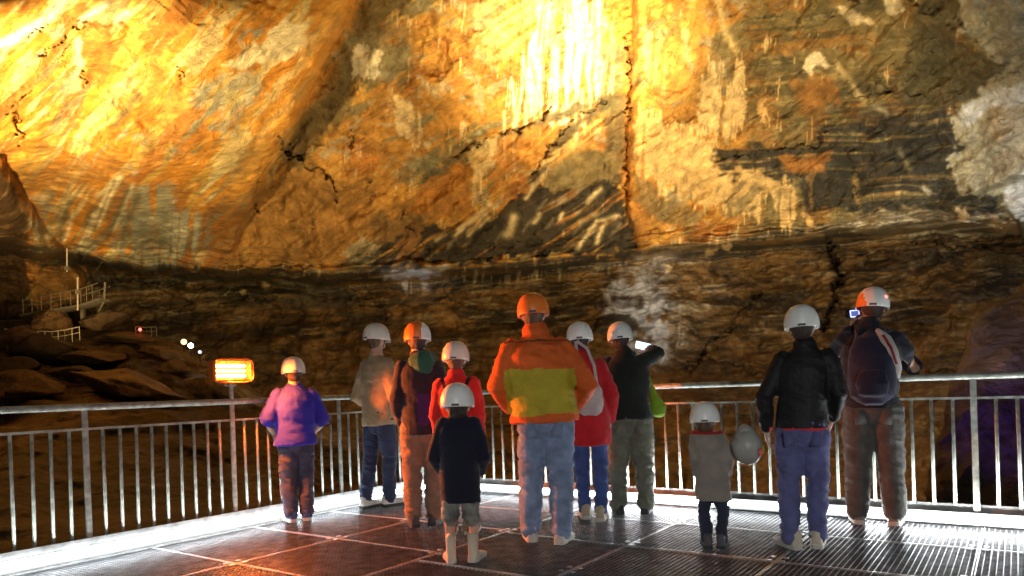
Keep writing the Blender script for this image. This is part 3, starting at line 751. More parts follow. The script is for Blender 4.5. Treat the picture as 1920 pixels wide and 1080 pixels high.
# ------------------------------------------------------------------ orange heater lamp on the left rail
M_TUBE = mat('heater_tube', (1, .5, .2), .4, emit=(1.0, .40, .08), estr=60.0)
M_REFL = mat('heater_reflector', (.95, .52, .18), .3, .9, .05, 10, emit=(1.0, .22, .015), estr=1.1)
M_ORANGEFRAME = mat('orange_lamp_frame', (.75, .18, .03), .35, .2, .1, 10)
lp = plat(-2.645, .0)
lc = Vector((lp.x, lp.y, 1.40))
lamp = empty('heater_lamp', (lp.x, lp.y, 1.15), R(50))
tag(lamp, 'glowing orange heater lamp on a pole above the left guard rail', 'lamp')
def lampmesh(name, bm, m, parent=lamp, sm=False): return from_bm(name, bm, m, parent, sm)
Z0 = .25
bm = bmesh.new(); tube(bm, [(0, 0, 0.0), (0, 0, Z0 - .08)], [.019, .019], seg=12); lampmesh('pole', bm, M_RAIL, sm=True)
bm = bmesh.new(); box(bm, (0, .055, Z0), (.33, .02, .17)); box(bm, (0, .0, Z0 + .087), (.34, .12, .008)); box(bm, (0, .0, Z0 - .087), (.34, .12, .008))
for sx in (-1, 1): box(bm, (sx * .167, 0, Z0), (.008, .12, .166))
lampmesh('housing', bm, M_ORANGEFRAME)
bm = bmesh.new(); box(bm, (0, .040, Z0), (.318, .006, .16)); refl = lampmesh('reflector', bm, M_REFL)
for dz in (-.045, 0.0, .045):
    bm = bmesh.new(); tube(bm, [(-.135, .0, Z0 + dz), (.135, .0, Z0 + dz)], [.0115, .0115], seg=10); lampmesh('heating_tube', bm, M_TUBE, sm=True)
bm = bmesh.new()
pts = []
for k in range(33):
    a = 2 * math.pi * k / 32
    pts.append((math.copysign(abs(math.cos(a)) ** .35, math.cos(a)) * .185, -.062, Z0 + math.copysign(abs(math.sin(a)) ** .35, math.sin(a)) * .103))
for i in range(32): tube(bm, [pts[i], pts[i + 1]], [.0075, .0075], seg=6, round_ends=False)
lampmesh('guard_frame', bm, M_ORANGEFRAME)
for i in range(5):
    bm = bmesh.new(); tube(bm, [(-.14 + .07 * i, -.064, Z0 - .098), (-.14 + .07 * i, -.064, Z0 + .098)], [.002, .002], seg=6, round_ends=False); lampmesh('guard_wire', bm, M_ORANGEFRAME)
bm = bmesh.new()
for s_ in (-1, 1): box(bm, (s_ * .05, .02, Z0 - .11), (.012, .03, .045))
box(bm, (0, .02, Z0 - .13), (.112, .03, .01)); lampmesh('bracket', bm, M_RAIL)
bm = bmesh.new(); tube(bm, [(.03, .05, Z0 - .095), (.06, .07, Z0 - .15), (.045, .05, Z0 - .2), (.02, .02, Z0 - .16)], [.005] * 4, seg=6); lampmesh('cable', bm, M_DARKSTEEL)
# the lamp's own beam over the deck
spot('heater_beam', lamp.matrix_basis @ Vector((.0, -.09, Z0)), plat(-2.3, 1.8, 0.3), 850, 150, (1.0, .17, .016), .8, .06)

# ------------------------------------------------------------------ people
def local(foot, rz, px, py, dy):
    q = at(px, py, foot.y + dy) - Vector((foot.x, foot.y, 0))
    return Matrix.Rotation(-rz, 3, 'Z') @ q
def make_mesh(name, bm, voxel, smooth_it=2, parent=None, mats=None, fold=0.0, fscale=(7, 7, 13), seed=0, sel=None, raw=None, fold2=0.0):
    """union of closed shells -> one continuous skin; optional folds; sel(centres)->material index"""
    bmesh.ops.recalc_face_normals(bm, faces=bm.faces[:])
    me = bpy.data.meshes.new(name); bm.to_mesh(me); bm.free()
    o = bpy.data.objects.new(name, me); COL.objects.link(o)
    if voxel:
        md = o.modifiers.new('r', 'REMESH'); md.mode = 'VOXEL'; md.voxel_size = voxel
        if smooth_it:
            ms = o.modifiers.new('s', 'SMOOTH'); ms.iterations = smooth_it; ms.factor = .5
        dg = bpy.context.evaluated_depsgraph_get()
        me2 = bpy.data.meshes.new_from_object(o.evaluated_get(dg))
        o.modifiers.clear(); o.data = me2; bpy.data.meshes.remove(me); me = me2; me.name = name
    n = len(me.vertices)
    co = np.empty(n * 3, np.float32); me.vertices.foreach_get('co', co); co = co.reshape(-1, 3)
    if fold:
        no = np.empty(n * 3, np.float32); me.vertex_normals.foreach_get('vector', no); no = no.reshape(-1, 3)
        a = fbm(co[:, 0] * fscale[0] + seed, co[:, 1] * fscale[1], co[:, 2] * fscale[2] + .8 * co[:, 0] * fscale[0], o=3, s=800 + seed)
        rd = 1 - 2 * np.abs(a)
        b = fbm(co[:, 0] * 3 + seed, co[:, 1] * 3, co[:, 2] * 3, o=2, s=900 + seed)
        d = fold * (rd - .55) + fold2 * b
        co = co + no * d[:, None]
        me.vertices.foreach_set('co', co.ravel())
    if raw is not None:                                   # further islands of the same skin (hands)
        b2 = bmesh.new(); b2.from_mesh(me); 
        bmesh.ops.recalc_face_normals(raw, faces=raw.faces[:])
        tmp = bpy.data.meshes.new('t'); raw.to_mesh(tmp); raw.free(); b2.from_mesh(tmp); bpy.data.meshes.remove(tmp)
        b2.to_mesh(me); b2.free()
    me.polygons.foreach_set('use_smooth', np.ones(len(me.polygons), bool))
    for m in (mats or []): me.materials.append(m)
    if sel is not None:
        nf = len(me.polygons); c = np.empty(nf * 3, np.float32); me.polygons.foreach_get('center', c)
        me.polygons.foreach_set('material_index', sel(c.reshape(-1, 3)).astype(np.int32))
    me.update()
    if parent: o.parent = parent
    return o

def fabric(name, c, rough=.88, var=.14, bump=.25, sheen=.15): return mat(name, c, rough, 0, var, 9, bump, 90, .25, sheen=sheen)
M_SKIN = mat('skin', (.52, .30, .20), .55, 0, .08, 10, .1, 60)
M_HAIRD = mat('dark_hair', (.035, .022, .014), .6, 0, .3, 30, .6, 80, stretch=(1, 1, .2))
M_HAIRB = mat('brown_hair', (.11, .06, .03), .6, 0, .3, 30, .6, 80, stretch=(1, 1, .2))
M_HELM = mat('white_helmet', (.84, .86, .80), .38, 0, .06, 6, .05, 30)
M_HELM_W = mat('cream_helmet', (.72, .66, .55), .4, 0, .06, 6, .05, 30)
M_HELM_O = mat('orange_helmet', (.80, .20, .03), .4, 0, .06, 6, .05, 30)
M_BAND = mat('helmet_band', (.05, .05, .055), .6)
M_SOLE = mat('pale_sole', (.55, .52, .44), .7)
M_SOLED = mat('dark_sole', (.03, .03, .03), .7)

def hand(bm, wrist, d, palm_n, k=1.0, curl=.5, side=1):
    """palm, four bent fingers and a thumb; d = direction of the hand, palm_n = way the palm faces"""
    d = Vector(d).normalized(); nrm = Vector(palm_n); nrm = (nrm - d * nrm.dot(d)).normalized()
    s = d.cross(nrm) * side
    w = Vector(wrist)
    tube(bm, [w - d * .02 * k, w + d * .03 * k, w + d * .085 * k], [(.026 * k, .017 * k), (.038 * k, .016 * k), (.040 * k, .013 * k)], ref=nrm, seg=12)
    for i, ln in enumerate((.92, 1.05, 1.0, .78)):
        b = w + d * .088 * k + s * (1.5 - i) * .0195 * k
        pts = [b - d * .012 * k]; a = 0; p = b; pts.append(p.copy())
        for seg, (L, c) in enumerate(((.042, .55), (.026, .9), (.021, .7))):
            a += curl * c
            p = p + (d * math.cos(a) + nrm * math.sin(a)) * L * ln * k
            pts.append(p.copy())
        tube(bm, pts, [.0095 * k, .0098 * k, .0088 * k, .0082 * k, .007 * k], ref=s, seg=8)
    b = w + d * .022 * k + s * .032 * k
    p1 = b + (d * .62 + s * .7 + nrm * .35).normalized() * .04 * k
    p2 = p1 + (d * .9 + s * .15 + nrm * .5 * (.5 + curl)).normalized() * .032 * k
    tube(bm, [b, p1, p2], [.014 * k, .0105 * k, .0085 * k], ref=nrm, seg=8)

def shoe_parts(k=1.0, high=False, L=.27):
    up = bmesh.new(); n = 12; rings = []
    H_ = .20 if high else .105
    prof = [(-.10, .030, .09), (-.085, .036, .105), (-.05, .040, .10), (-.01, .041, .085), (.04, .043, .068), (.09, .046, .056), (.13, .044, .048), (.16, .034, .040), (.175, .018, .030)]
    for y, wd, h in prof:
        rings.append([up.verts.new((wd * k * math.copysign(abs(math.cos(t)) ** .7, math.cos(t)), y * k, .022 * k + (h - .02) * k * max(0, math.sin(t)) ** .8 if math.sin(t) > 0 else .018 * k)) for t in [math.pi * 2 * j / n for j in range(n)]])
    for a, b in zip(rings, rings[1:]):
        for j in range(n): up.faces.new((a[j], a[(j + 1) % n], b[(j + 1) % n], b[j]))
    up.faces.new(rings[0]); up.faces.new(rings[-1])
    tube(up, [(0, -.055 * k, .05 * k), (0, -.058 * k, H_ * k)], [(.038 * k, .05 * k), (.043 * k, .052 * k)], seg=12)
    so = bmesh.new(); r0 = []; r1 = []
    ol = [(-.105, .02), (-.095, .034), (-.05, .042), (0, .041), (.05, .045), (.10, .049), (.14, .046), (.168, .034), (.18, .014)]
    out = [(-x, y) for y, x in ol] + [(x, y) for y, x in ol[::-1]]
    a = [so.verts.new((x * k, y * k, 0.001)) for x, y in out]; b = [so.verts.new((x * k * 1.03, y * k * 1.02, .03 * k)) for x, y in out]
    m = len(out)
    for j in range(m): so.faces.new((a[j], a[(j + 1) % m], b[(j + 1) % m], b[j]))
    so.faces.new(a[::-1]); so.faces.new(b)
    return up, so

def lathe_helmet(k):
    bm = bmesh.new(); seg = 48
    prof = [(.118, -.042), (.124, -.040), (.1245, -.026), (.1255, -.004), (.122, .026), (.112, .058), (.095, .087), (.071, .109), (.041, .122), (.014, .127)]
    rings = []
    for r, z in prof:
        ring = []
        for j in range(seg):
            t = 2 * math.pi * j / seg
            lobe = 1 + (.035 * math.exp(-(math.cos(t) / .16) ** 2) + .022 * math.exp(-((abs(math.cos(t)) - .55) / .1) ** 2)) * min(1, max(0, z + .01) / .04)
            dx, dy = math.cos(t), math.sin(t)
            peak = .035 * max(0, dy) ** 6 if z < -.022 else 0
            ring.append(bm.verts.new((dx * r * .93 * k * lobe, dy * (r * 1.12 + peak) * k * lobe, z * k - (.008 * k * max(0, dy) ** 4 if z < -.022 else 0))))
        rings.append(ring)
    for a, b in zip(rings, rings[1:]):
        for j in range(seg): bm.faces.new((a[j], a[(j + 1) % seg], b[(j + 1) % seg], b[j]))
    top = bm.verts.new((0, 0, .128 * k))
    for j in range(seg): bm.faces.new((rings[-1][j], rings[-1][(j + 1) % seg], top))
    # inner liner
    inn = [bm.verts.new((v.co.x * .95, v.co.y * .95, v.co.z + .002)) for v in rings[0]]
    for j in range(seg): bm.faces.new((rings[0][(j + 1) % seg], rings[0][j], inn[j], inn[(j + 1) % seg]))
    low = [bm.verts.new((v.co.x * .9, v.co.y * .9, v.co.z + .05 * k)) for v in rings[0]]
    for j in range(seg): bm.faces.new((inn[(j + 1) % seg], inn[j], low[j], low[(j + 1) % seg]))
    bm.faces.new(low)
    return bm

def person(label, foot, H, rz=0, bulk=1.0, jacket=None, sel=None, hem=.47, sleeve='long', trousers=None, tsel=None, leg=1.0, leg_end=.05,
           shoes=None, sole=None, helmet=None, hsel=None, hair=None, hk=1.0, head_tilt=(0, 0), lean=(0, 0), sw=1.0, stance=.105,
           arms=None, feet=None, flare=1.0, collar=True, folds=.011, seed=0, curl=.6, headk=None, high=False, legfold=.017, tbulk=None, pockets=False):
    """standing figure, local +y is the way it faces; all lengths follow the height H"""
    root = empty('person', (foot.x, foot.y, 0), rz)
    tag(root, label, 'person', 'visitors on the viewing platform')
    k = H / 1.75
    hk = headk if headk else (.5 * k + .5) if k < 1 else k ** .5
    lx, ly = lean                                  # sideways and forward shift of the shoulders
    hip = .525 * H; sh = .826 * H; hz = H - .115 * hk
    swd = .175 * k * sw * (1.0 if k > .85 else .98)
    st = stance * k
    feet = feet or [(-st, 0, R(8)), (st, 0, R(-8))]
    arms = arms or [((-swd - .035 * k, -.02, .63 * H), (-swd - .01 * k, .10 * k, .50 * H)), ((swd + .035 * k, -.02, .63 * H), (swd + .01 * k, .10 * k, .50 * H))]
    S = [Vector((-swd * .84 + lx, ly, sh - .028 * H)), Vector((swd * .84 + lx, ly, sh - .028 * H))]
    hc = Vector((lx * 1.25 + head_tilt[0], ly * 1.3 + .015 * k + head_tilt[1], hz))
    def mid(z):                                    # spine offset at height z
        t = max(0, min(1, (z - hip) / (sh - hip))); return lx * t, ly * t
    # ---- body: one skin from the crown to the ankles
    b = bmesh.new()
    ellipsoid(b, hc + Vector((0, -.008, .012)) * hk, (.074 * hk, .094 * hk, .100 * hk), 18)
    ellipsoid(b, hc + Vector((0, .030, -.058)) * hk, (.054 * hk, .060 * hk, .056 * hk), 14)
    ellipsoid(b, hc + Vector((0, .098, -.022)) * hk, (.013 * hk, .018 * hk, .024 * hk), 10)
    for s_ in (-1, 1):
        ellipsoid(b, hc + Vector((s_ * .075, -.004, -.018)) * hk, (.012 * hk, .020 * hk, .031 * hk), 10)
        ellipsoid(b, hc + Vector((s_ * .031, .078, .006)) * hk, (.014 * hk, .014 * hk, .011 * hk), 10)
    ellipsoid(b, hc + Vector((0, .086, -.062)) * hk, (.022 * hk, .010 * hk, .009 * hk), 10)
    tube(b, [(lx, ly - .01, sh - .03 * H), (lx * 1.1, ly, sh + .04 * H), tuple(hc + Vector((0, -.005, -.05)) * hk)], [.075 * k, .06 * k, .057 * hk])
    zs = [(.47, .15, .11), (.52, .165, .115), (.60, .14, .10), (.70, .16, .115), (.77, .165, .11), (.815, .12, .08), (.835, .06, .06)]
    tube(b, [(mid(z * H)[0], mid(z * H)[1], z * H) for z, _, _ in zs], [(a * k * sw ** .7, c * k) for _, a, c in zs], seg=20)
    for (e, h), s0 in zip(arms, S):
        e = Vector(e); h = Vector(h)
        tube(b, [s0, s0.lerp(e, .5), e, e.lerp(h, .35), h], [.050 * k, .046 * k, .038 * k, .038 * k, .027 * k], ref=(0, 1, .2), seg=12)
    ank = []
    for (fx, fy, ft), s_ in zip(feet, (-1, 1)):
        hp = Vector((s_ * .085 * k, 0, hip - .03 * H)); an = Vector((fx, fy - .045 * k, .05 * H)); kn = hp.lerp(an, .5) + Vector((s_ * .008, .022 * k, 0))
        ank.append((hp, kn, an))
        tube(b, [hp, hp.lerp(kn, .5), kn, kn.lerp(an, .3), an], [.082 * k, .07 * k, .052 * k, .054 * k, .036 * k], ref=(0, 1, 0), seg=12)
    hb = bmesh.new()
    for i, (e, h) in enumerate(arms):
        d = (Vector(h) - Vector(e)).normalized()
        pn = Vector((-1 if i else 1, 0.25, 0)) if abs(d.z) > .6 else Vector((0, 0, -1))
        hand(hb, Vector(h), d, pn, .95 * k + .05, curl, 1 if i else -1)
    make_mesh('body', b, .010 if k > .8 else .009, 3, root, [M_SKIN], raw=hb)
    # ---- trousers
    tb_ = tbulk or bulk
    if trousers:
        b = bmesh.new()
        tz = [(.455, .125, .12), (.485, .165, .132), (.535, .168, .13), (.575, .155, .115), (.60, .148, .108)]
        tube(b, [(0, 0, z * H) for z, _, _ in tz], [(a * k * tb_ ** .6, c * k * tb_ ** .6) for z, a, c in tz], seg=22)
        for hp, kn, an in ank:
            lo = Vector((an.x, an.y, leg_end * H)) if leg_end < .2 else hp.lerp(an, (hip - leg_end * H) / (hip - .05 * H))
            if leg_end >= .2: q = [hp, hp.lerp(lo, .5), lo]; rr = [.094, .092, .090]
            else: q = [hp, hp.lerp(kn, .5), kn, kn.lerp(lo, .45), lo + Vector((0, 0, .03)), lo]; rr = [.106, .100, .084, .078, .068, .069]
            tube(b, q, [r * k * leg * tb_ ** .4 for r in rr], ref=(0, 1, 0), seg=16)
        if pockets:
            for s_ in (-1, 1):
                px_ = s_ * .082 * k; rx_, ry_ = .167 * k * tb_ ** .6, .131 * k * tb_ ** .6
                py_ = -ry_ * math.sqrt(max(.05, 1 - (px_ / rx_) ** 2)) - .010
                pb2 = bmesh.new(); box(pb2, (0, 0, 0), (.105 * k, .016, .115 * k)); bevel_all(pb2, .006)
                for v in pb2.verts:
                    if v.co.z < 0: v.co.x *= .86
                    v.co.y += .9 * v.co.x ** 2
                po = from_bm('pocket', pb2, trousers[0], root, True); po.location = (px_, py_, .462 * H); po.rotation_euler = (R(4), R(3) * s_, -s_ * R(26))
        make_mesh('trousers', b, .0095, 2, root, trousers, fold=legfold, fscale=(6, 6, 15), seed=seed, sel=tsel, fold2=.008)
    # ---- jacket or shirt
    if jacket:
        b = bmesh.new()
        hz_ = hem
        pr = [(hz_, .180 * flare, .138 * flare), (hz_ + .03, .178 * flare, .136 * flare)]
        if hem < .44: pr.append((.46, .182, .14))
        pr += [(.55, .172, .134), (.63, .170, .130), (.70, .190, .138), (.755, .188, .130), (.795, .160, .108), (.822, .105, .084)]
        if collar: pr += [(.845, .068, .070), (.862, .070, .072)]
        tube(b, [(mid(z * H)[0], mid(z * H)[1], z * H) for z, _, _ in pr], [(a * k * bulk * sw ** .6, c * k * bulk) for _, a, c in pr], seg=24, flat_start=True)
        for (e, h), s0 in zip(arms, S):
            e = Vector(e); h = Vector(h)
            if sleeve == 'long': q = [s0, s0.lerp(e, .5), e, e.lerp(h, .5), e.lerp(h, .93)]; rr = [.070, .069, .062, .056, .048]
            else: q = [s0, s0.lerp(e, .5), s0.lerp(e, .92)]; rr = [.070, .077, .080]
            tube(b, q, [r * k * bulk ** .7 for r in rr], ref=(0, 1, .2), seg=14)
        make_mesh('jacket' if sleeve == 'long' else 'shirt', b, .0095, 2, root, jacket, fold=folds, seed=seed + 3, sel=sel, fold2=.012, fscale=(5, 5, 10))
    # ---- shoes
    first = None
    for (fx, fy, ft), _ in zip(feet, (0, 1)):
        up, so = shoe_parts(.42 + .66 * k, high)
        o = make_mesh('shoe', up, .008, 2, root, [shoes]); s_ = from_bm('sole', so, sole or M_SOLE, o)
        o.location = (fx, fy, 0.004); o.rotation_euler = (0, 0, ft)
    # ---- hair and helmet
    if hair:
        b = bmesh.new()
        ellipsoid(b, hc + Vector((0, -.022, .012)) * hk, (.083 * hk, .092 * hk, .100 * hk), 16)
        ellipsoid(b, hc + Vector((0, -.045, -.045)) * hk, (.068 * hk, .052 * hk, .062 * hk), 14)
        make_mesh('hair', b, .011, 1, root, [hair], fold=.004, fscale=(30, 30, 8))
    if helmet:
        bm = lathe_helmet(hk * 1.02)
        o = make_mesh('helmet', bm, 0, 0, root, helmet, sel=hsel)
        o.location = hc + Vector((0, -.008, .025)) * hk; o.rotation_euler = (R(-4) - head_tilt[1] * 1.5, head_tilt[0] * 2.5 + lx * .8, 0)
        bb = bmesh.new()
        for s_ in (-1, 1):
            tube(bb, [(s_ * .098 * hk, .02 * hk, -.03 * hk), (s_ * .084 * hk, .035 * hk, -.06 * hk), (s_ * .03 * hk, .06 * hk, -.125 * hk)], [(.002, .008)] * 3, seg=6)
        from_bm('chin_strap', bb, M_BAND, o)
        bb = bmesh.new(); box(bb, (0, -.138 * hk, -.030 * hk), (.05 * hk, .012, .022 * hk)); bevel_all(bb, .004); from_bm('rear_knob', bb, M_BAND, o)
    root['_hc'] = tuple(hc)
    return root, hc, k, hk

# 1 child in the blue shirt
sh_blue = fabric('blue_cotton', (.026, .024, .36)); navy_tr = fabric('grey_navy_cotton', (.045, .05, .085))
person('child in a blue short-sleeved shirt and white helmet, beside the orange heater lamp', ground(560, 976), 1.49, R(27), bulk=1.16, jacket=[sh_blue], hem=.475,
       sleeve='short', trousers=[navy_tr], shoes=mat('blue_shoe', (.06, .08, .22), .6), sole=M_SOLE, helmet=[M_HELM_W], hair=M_HAIRD, sw=1.1, flare=1.05, collar=False, stance=.085,
       arms=[((-.245, .00, .92), (-.15, .20, .78)), ((.255, .0, .90), (.17, .20, .77))], seed=1)
# 2 beige jacket
beige = fabric('beige_canvas', (.36, .27, .15)); denim_d = fabric('dark_denim', (.03, .045, .09)); 
person('adult in a beige jacket and dark jeans, turned to the right at the left rail', ground(716, 951), 1.83, R(-38), bulk=1.02, jacket=[beige], hem=.455, trousers=[denim_d], leg=.86,
       shoes=mat('white_shoe', (.62, .58, .50), .55), sole=M_SOLED, helmet=[M_HELM_W], hair=M_HAIRB, sw=1.0, stance=.07,
       feet=[(-.07, -.10, R(5)), (.07, .09, R(-14))], arms=[((-.27, -.05, 1.12), (-.16, .15, .98)), ((.27, -.03, 1.12), (.16, .17, .98))], seed=2, folds=.014)
# 3 dark jacket with a green hood
dk = fabric('dark_plum_cloth', (.017, .016, .024)); grn = fabric('dark_green_cloth', (.01, .085, .06)); brn = fabric('rust_brown_cloth', (.20, .085, .03)); pur = fabric('purple_cloth', (.035, .015, .085)); tan = fabric('tan_trousers', (.20, .13, .085))
def wob(c, f=14, a=.02, sd=0): return a * fbm(c[:, 0] * f + sd, c[:, 1] * f, c[:, 2] * f, o=3, s=60 + sd)
def s3(c):
    z = c[:, 2] + wob(c); x = c[:, 0] + wob(c, sd=3)
    return ((z < 1.13) & (z > .88) & (x > -.02) & (x < .12) & (c[:, 1] < .02)).astype(int)
p3, hc3, k3, hk3 = person('adult in a dark jacket with a green hood, left of the red jacketed child', ground(797, 985), 1.73, R(2), jacket=[dk, pur], sel=s3, hem=.46, trousers=[tan],
       shoes=mat('dark_boot', (.05, .042, .038), .6), sole=M_SOLED, helmet=[M_HELM_O, M_HELM], hsel=lambda c: (c[:, 0] > .045).astype(int), hair=M_HAIRD, seed=3,
       feet=[(-.09, -.02, R(12)), (.08, .03, R(-8))], lean=(-.01, .03))
b = bmesh.new()
tube(b, [tuple(hc3 + Vector((-.05, -.10, -.19))), tuple(hc3 + Vector((.02, -.135, -.20))), tuple(hc3 + Vector((.09, -.10, -.18))), tuple(hc3 + Vector((.13, -.03, -.17)))], [(.05, .035), (.085, .05), (.085, .05), (.06, .04)], ref=(0, 1, 0), seg=14)
ellipsoid(b, hc3 + Vector((.045, -.115, -.25)), (.085, .05, .09), 14)
make_mesh('hood', b, .010, 3, p3, [grn], fold=.008, seed=12)
# 4 child in the red jacket
red = fabric('red_jacket_cloth', (.58, .025, .02)); blk = fabric('black_strap_cloth', (.015, .012, .014)); pinkgrey = fabric('mauve_trousers', (.28, .20, .21))
def s4(c):
    i = np.zeros(len(c)); ax = np.abs(c[:, 0]); z = c[:, 2]
    i[(np.abs(ax - (.045 + .32 * np.clip(z - 1.06, 0, .3))) < .016) & (z > 1.02) & (c[:, 1] < .03)] = 1
    i[(np.abs(z - 1.10) < .013) & (ax < .07) & (c[:, 1] < 0)] = 1
    return i
person('child in a bright red jacket crossed by black straps, behind the navy coated child', ground(866, 1000), 1.52, R(-4), jacket=[red, blk], sel=s4, hem=.47, trousers=[pinkgrey],
       shoes=mat('olive_shoe', (.22, .20, .10), .6), sole=M_SOLE, helmet=[M_HELM_W], hair=M_HAIRB, bulk=1.06, seed=4, stance=.09)
# 5 small child in front
navy = fabric('navy_coat_cloth', (.010, .012, .024)); camo = fabric('camouflage_cloth', (.20, .21, .18), var=.6); 
person('small child in a dark navy coat and shorts, nearest of all to the camera', ground(868, 1051), 1.17, R(-2), jacket=[navy], hem=.335, flare=1.0, bulk=1.16, tbulk=.95, trousers=[camo], leg_end=.255, leg=1.02,
       shoes=mat('cream_boot', (.62, .55, .40), .6), sole=M_SOLE, helmet=[M_HELM], hair=M_HAIRD, headk=.98, high=True, stance=.125, seed=5, folds=.007,
       feet=[(-.082, -.01, R(14)), (.088, .0, R(-14))], arms=[((-.175, .0, .70), (-.13, .14, .58)), ((.175, .0, .70), (.13, .14, .58))])
# 6 high visibility jacket
hv_o = mat('orange_jacket_cloth', (.66, .12, .018), .75, 0, .15, 7, .3, 60, .3); hv_y = mat('yellow_jacket_cloth', (.46, .36, .025), .7, 0, .15, 7, .3, 60, .3); jean = fabric('faded_denim', (.20, .27, .40), var=.25)
hv_b = mat('dark_jacket_seam', (.12, .05, .02), .8)
def s6(c):
    z = c[:, 2] + wob(c, 9, .03); i = np.zeros(len(c)); torso = (np.abs(c[:, 0] + .02) < .262 + wob(c, 10, .02))
    i[(z < 1.29) & (z > .955) & torso] = 1
    i[(np.abs(z - 1.50) < .006) & torso] = 2
    return i
person('tall adult in an orange and yellow work jacket and faded jeans', ground(1030, 1016), 1.83, R(-4), jacket=[hv_o, hv_y, hv_b], sel=s6, hem=.49, bulk=1.26, sw=1.14, trousers=[jean], leg=1.0,
       pockets=True, shoes=mat('pale_trainer', (.52, .50, .46), .6), sole=M_SOLE, helmet=[M_HELM_O], hair=M_HAIRB, lean=(-.05, .02), seed=6, stance=.12, folds=.014,
       arms=[((-.345, -.02, 1.17), (-.25, .18, 1.0)), ((.33, -.02, 1.15), (.22, .22, 1.0))], feet=[(-.14, .08, R(10)), (.10, -.02, R(-16))])
# 7 red coat
redc = fabric('red_coat_cloth', (.48, .015, .02)); denb = fabric('blue_denim', (.05, .085, .25), var=.25)
person('adult in a long red coat and blue jeans, right of the orange jacket', ground(1112, 974), 1.68, R(-7), jacket=[redc], hem=.385, bulk=1.06, tbulk=.85, trousers=[denb], leg=.84, shoes=mat('tan_shoe', (.42, .36, .22), .6),
       sole=M_SOLE, helmet=[M_HELM], hair=M_HAIRD, seed=7, stance=.08, lean=(-.05, .03), feet=[(-.07, .08, R(6)), (.07, -.04, R(-4))])
# 8 photographing man
dgr = fabric('black_green_cloth', (.014, .018, .014)); khaki = fabric('khaki_cargo_cloth', (.15, .155, .11), var=.22)
F8 = ground(1186, 962)
p8, hc8, k8, hk8 = person('adult in a dark jacket and khaki trousers, holding up a glowing phone', ground(1186, 962), 1.69, R(-10), jacket=[dgr], hem=.50, bulk=1.12, sw=1.06, trousers=[khaki], leg=1.12, legfold=.021,
       pockets=True, shoes=mat('black_shoe', (.02, .02, .022), .5), sole=M_SOLED, helmet=[M_HELM], hair=M_HAIRD, seed=8, stance=.125, lean=(-.03, .03), curl=.9, head_tilt=(-.02, .01),
       arms=[((-.27, .14, 1.30), tuple(local(F8, R(-10), 1192, 664, .30))), (tuple(local(F8, R(-10), 1233, 662, .10)), tuple(local(F8, R(-10), 1218, 655, .31)))])
# 9 small blurred child
gb = fabric('grey_beige_coat_cloth', (.25, .22, .18)); rdc = fabric('red_collar_cloth', (.40, .02, .02)); dkt = fabric('dark_blue_trousers', (.03, .035, .06))
person('small child in a grey beige coat with a red collar, beside the adult in black', ground(1340, 1026), .985, R(-16), jacket=[gb, rdc], sel=lambda c: (c[:, 2] > .79).astype(int), hem=.33, flare=1.12, bulk=1.18, tbulk=.80, trousers=[dkt], leg=1.02,
       shoes=mat('grey_shoe', (.08, .08, .09), .6), sole=M_SOLED, helmet=[M_HELM], hair=M_HAIRB, headk=.86, seed=9, stance=.09, lean=(-.03, 0))
# 10 woman
blkj = mat('black_leather', (.012, .012, .012), .62, 0, .2, 8, .3, 60, .3); redh = fabric('red_hem_cloth', (.62, .04, .05)); blj = fabric('violet_blue_denim', (.115, .12, .27), var=.2)
person('adult in a short black jacket with a red hem and violet blue jeans', ground(1512, 1027), 1.62, R(-22), jacket=[blkj, redh], sel=lambda c: ((c[:, 2] < .826) & (np.abs(c[:, 0]) < .215)).astype(int), hem=.497, bulk=1.04, sw=1.0, trousers=[blj], leg=.98, legfold=.015,
       pockets=True, shoes=mat('beige_shoe', (.60, .54, .40), .6), sole=M_SOLE, helmet=[M_HELM], hair=M_HAIRD, seed=10, stance=.10, lean=(.03, .0), head_tilt=(-.02, 0),
       arms=[((-.235, -.02, 1.03), (-.235, .07, .80)), ((.235, -.03, 1.05), (.19, .14, .86))], feet=[(-.10, -.02, R(30)), (.07, .05, R(-4))])
# 11 man with the backpack
blks = fabric('charcoal_shirt_cloth', (.016, .016, .022)); gtr = fabric('grey_hiking_cloth', (.085, .08, .068), var=.25)
F11 = ground(1643, 981)
p11, hc11, k11, hk11 = person('tall adult with a dark backpack, holding up a small camera by the right rail', ground(1643, 981), 1.82, R(-26), jacket=[blks], hem=.50, bulk=1.06, sw=1.04, trousers=[gtr], leg=1.12, legfold=.012,
       pockets=True, shoes=mat('grey_boot', (.20, .18, .14), .7), sole=M_SOLE, helmet=[M_HELM, M_HELM_O], hsel=lambda c: (c[:, 0] + .3 * c[:, 2] < -.055).astype(int), hair=M_HAIRD, seed=11, stance=.125, lean=(.0, .03), curl=.9,
       arms=[((-.29, .14, 1.30), tuple(local(F11, R(-26), 1594, 614, .28))), ((.31, .12, 1.20), tuple(local(F11, R(-26), 1628, 612, .34)))], head_tilt=(.03, .02))

# ------------------------------------------------------------------ things carried
def child_named(root, name):
    for c in root.children:
        if c.name.split('.')[0] == name: return c
M_SCREEN = mat('phone_screen', (.1, .12, .15), .2, emit=(.62, .80, 1.0), estr=2.6)
M_SCREENB = mat('camera_screen', (.1, .1, .2), .2, emit=(.34, .42, 1.0), estr=3.2)
M_BLACKPL = mat('black_plastic', (.015, .015, .017), .35)
M_REDLED = mat('red_light', (.6, .02, .02), .4, emit=(1, .06, .05), estr=12)
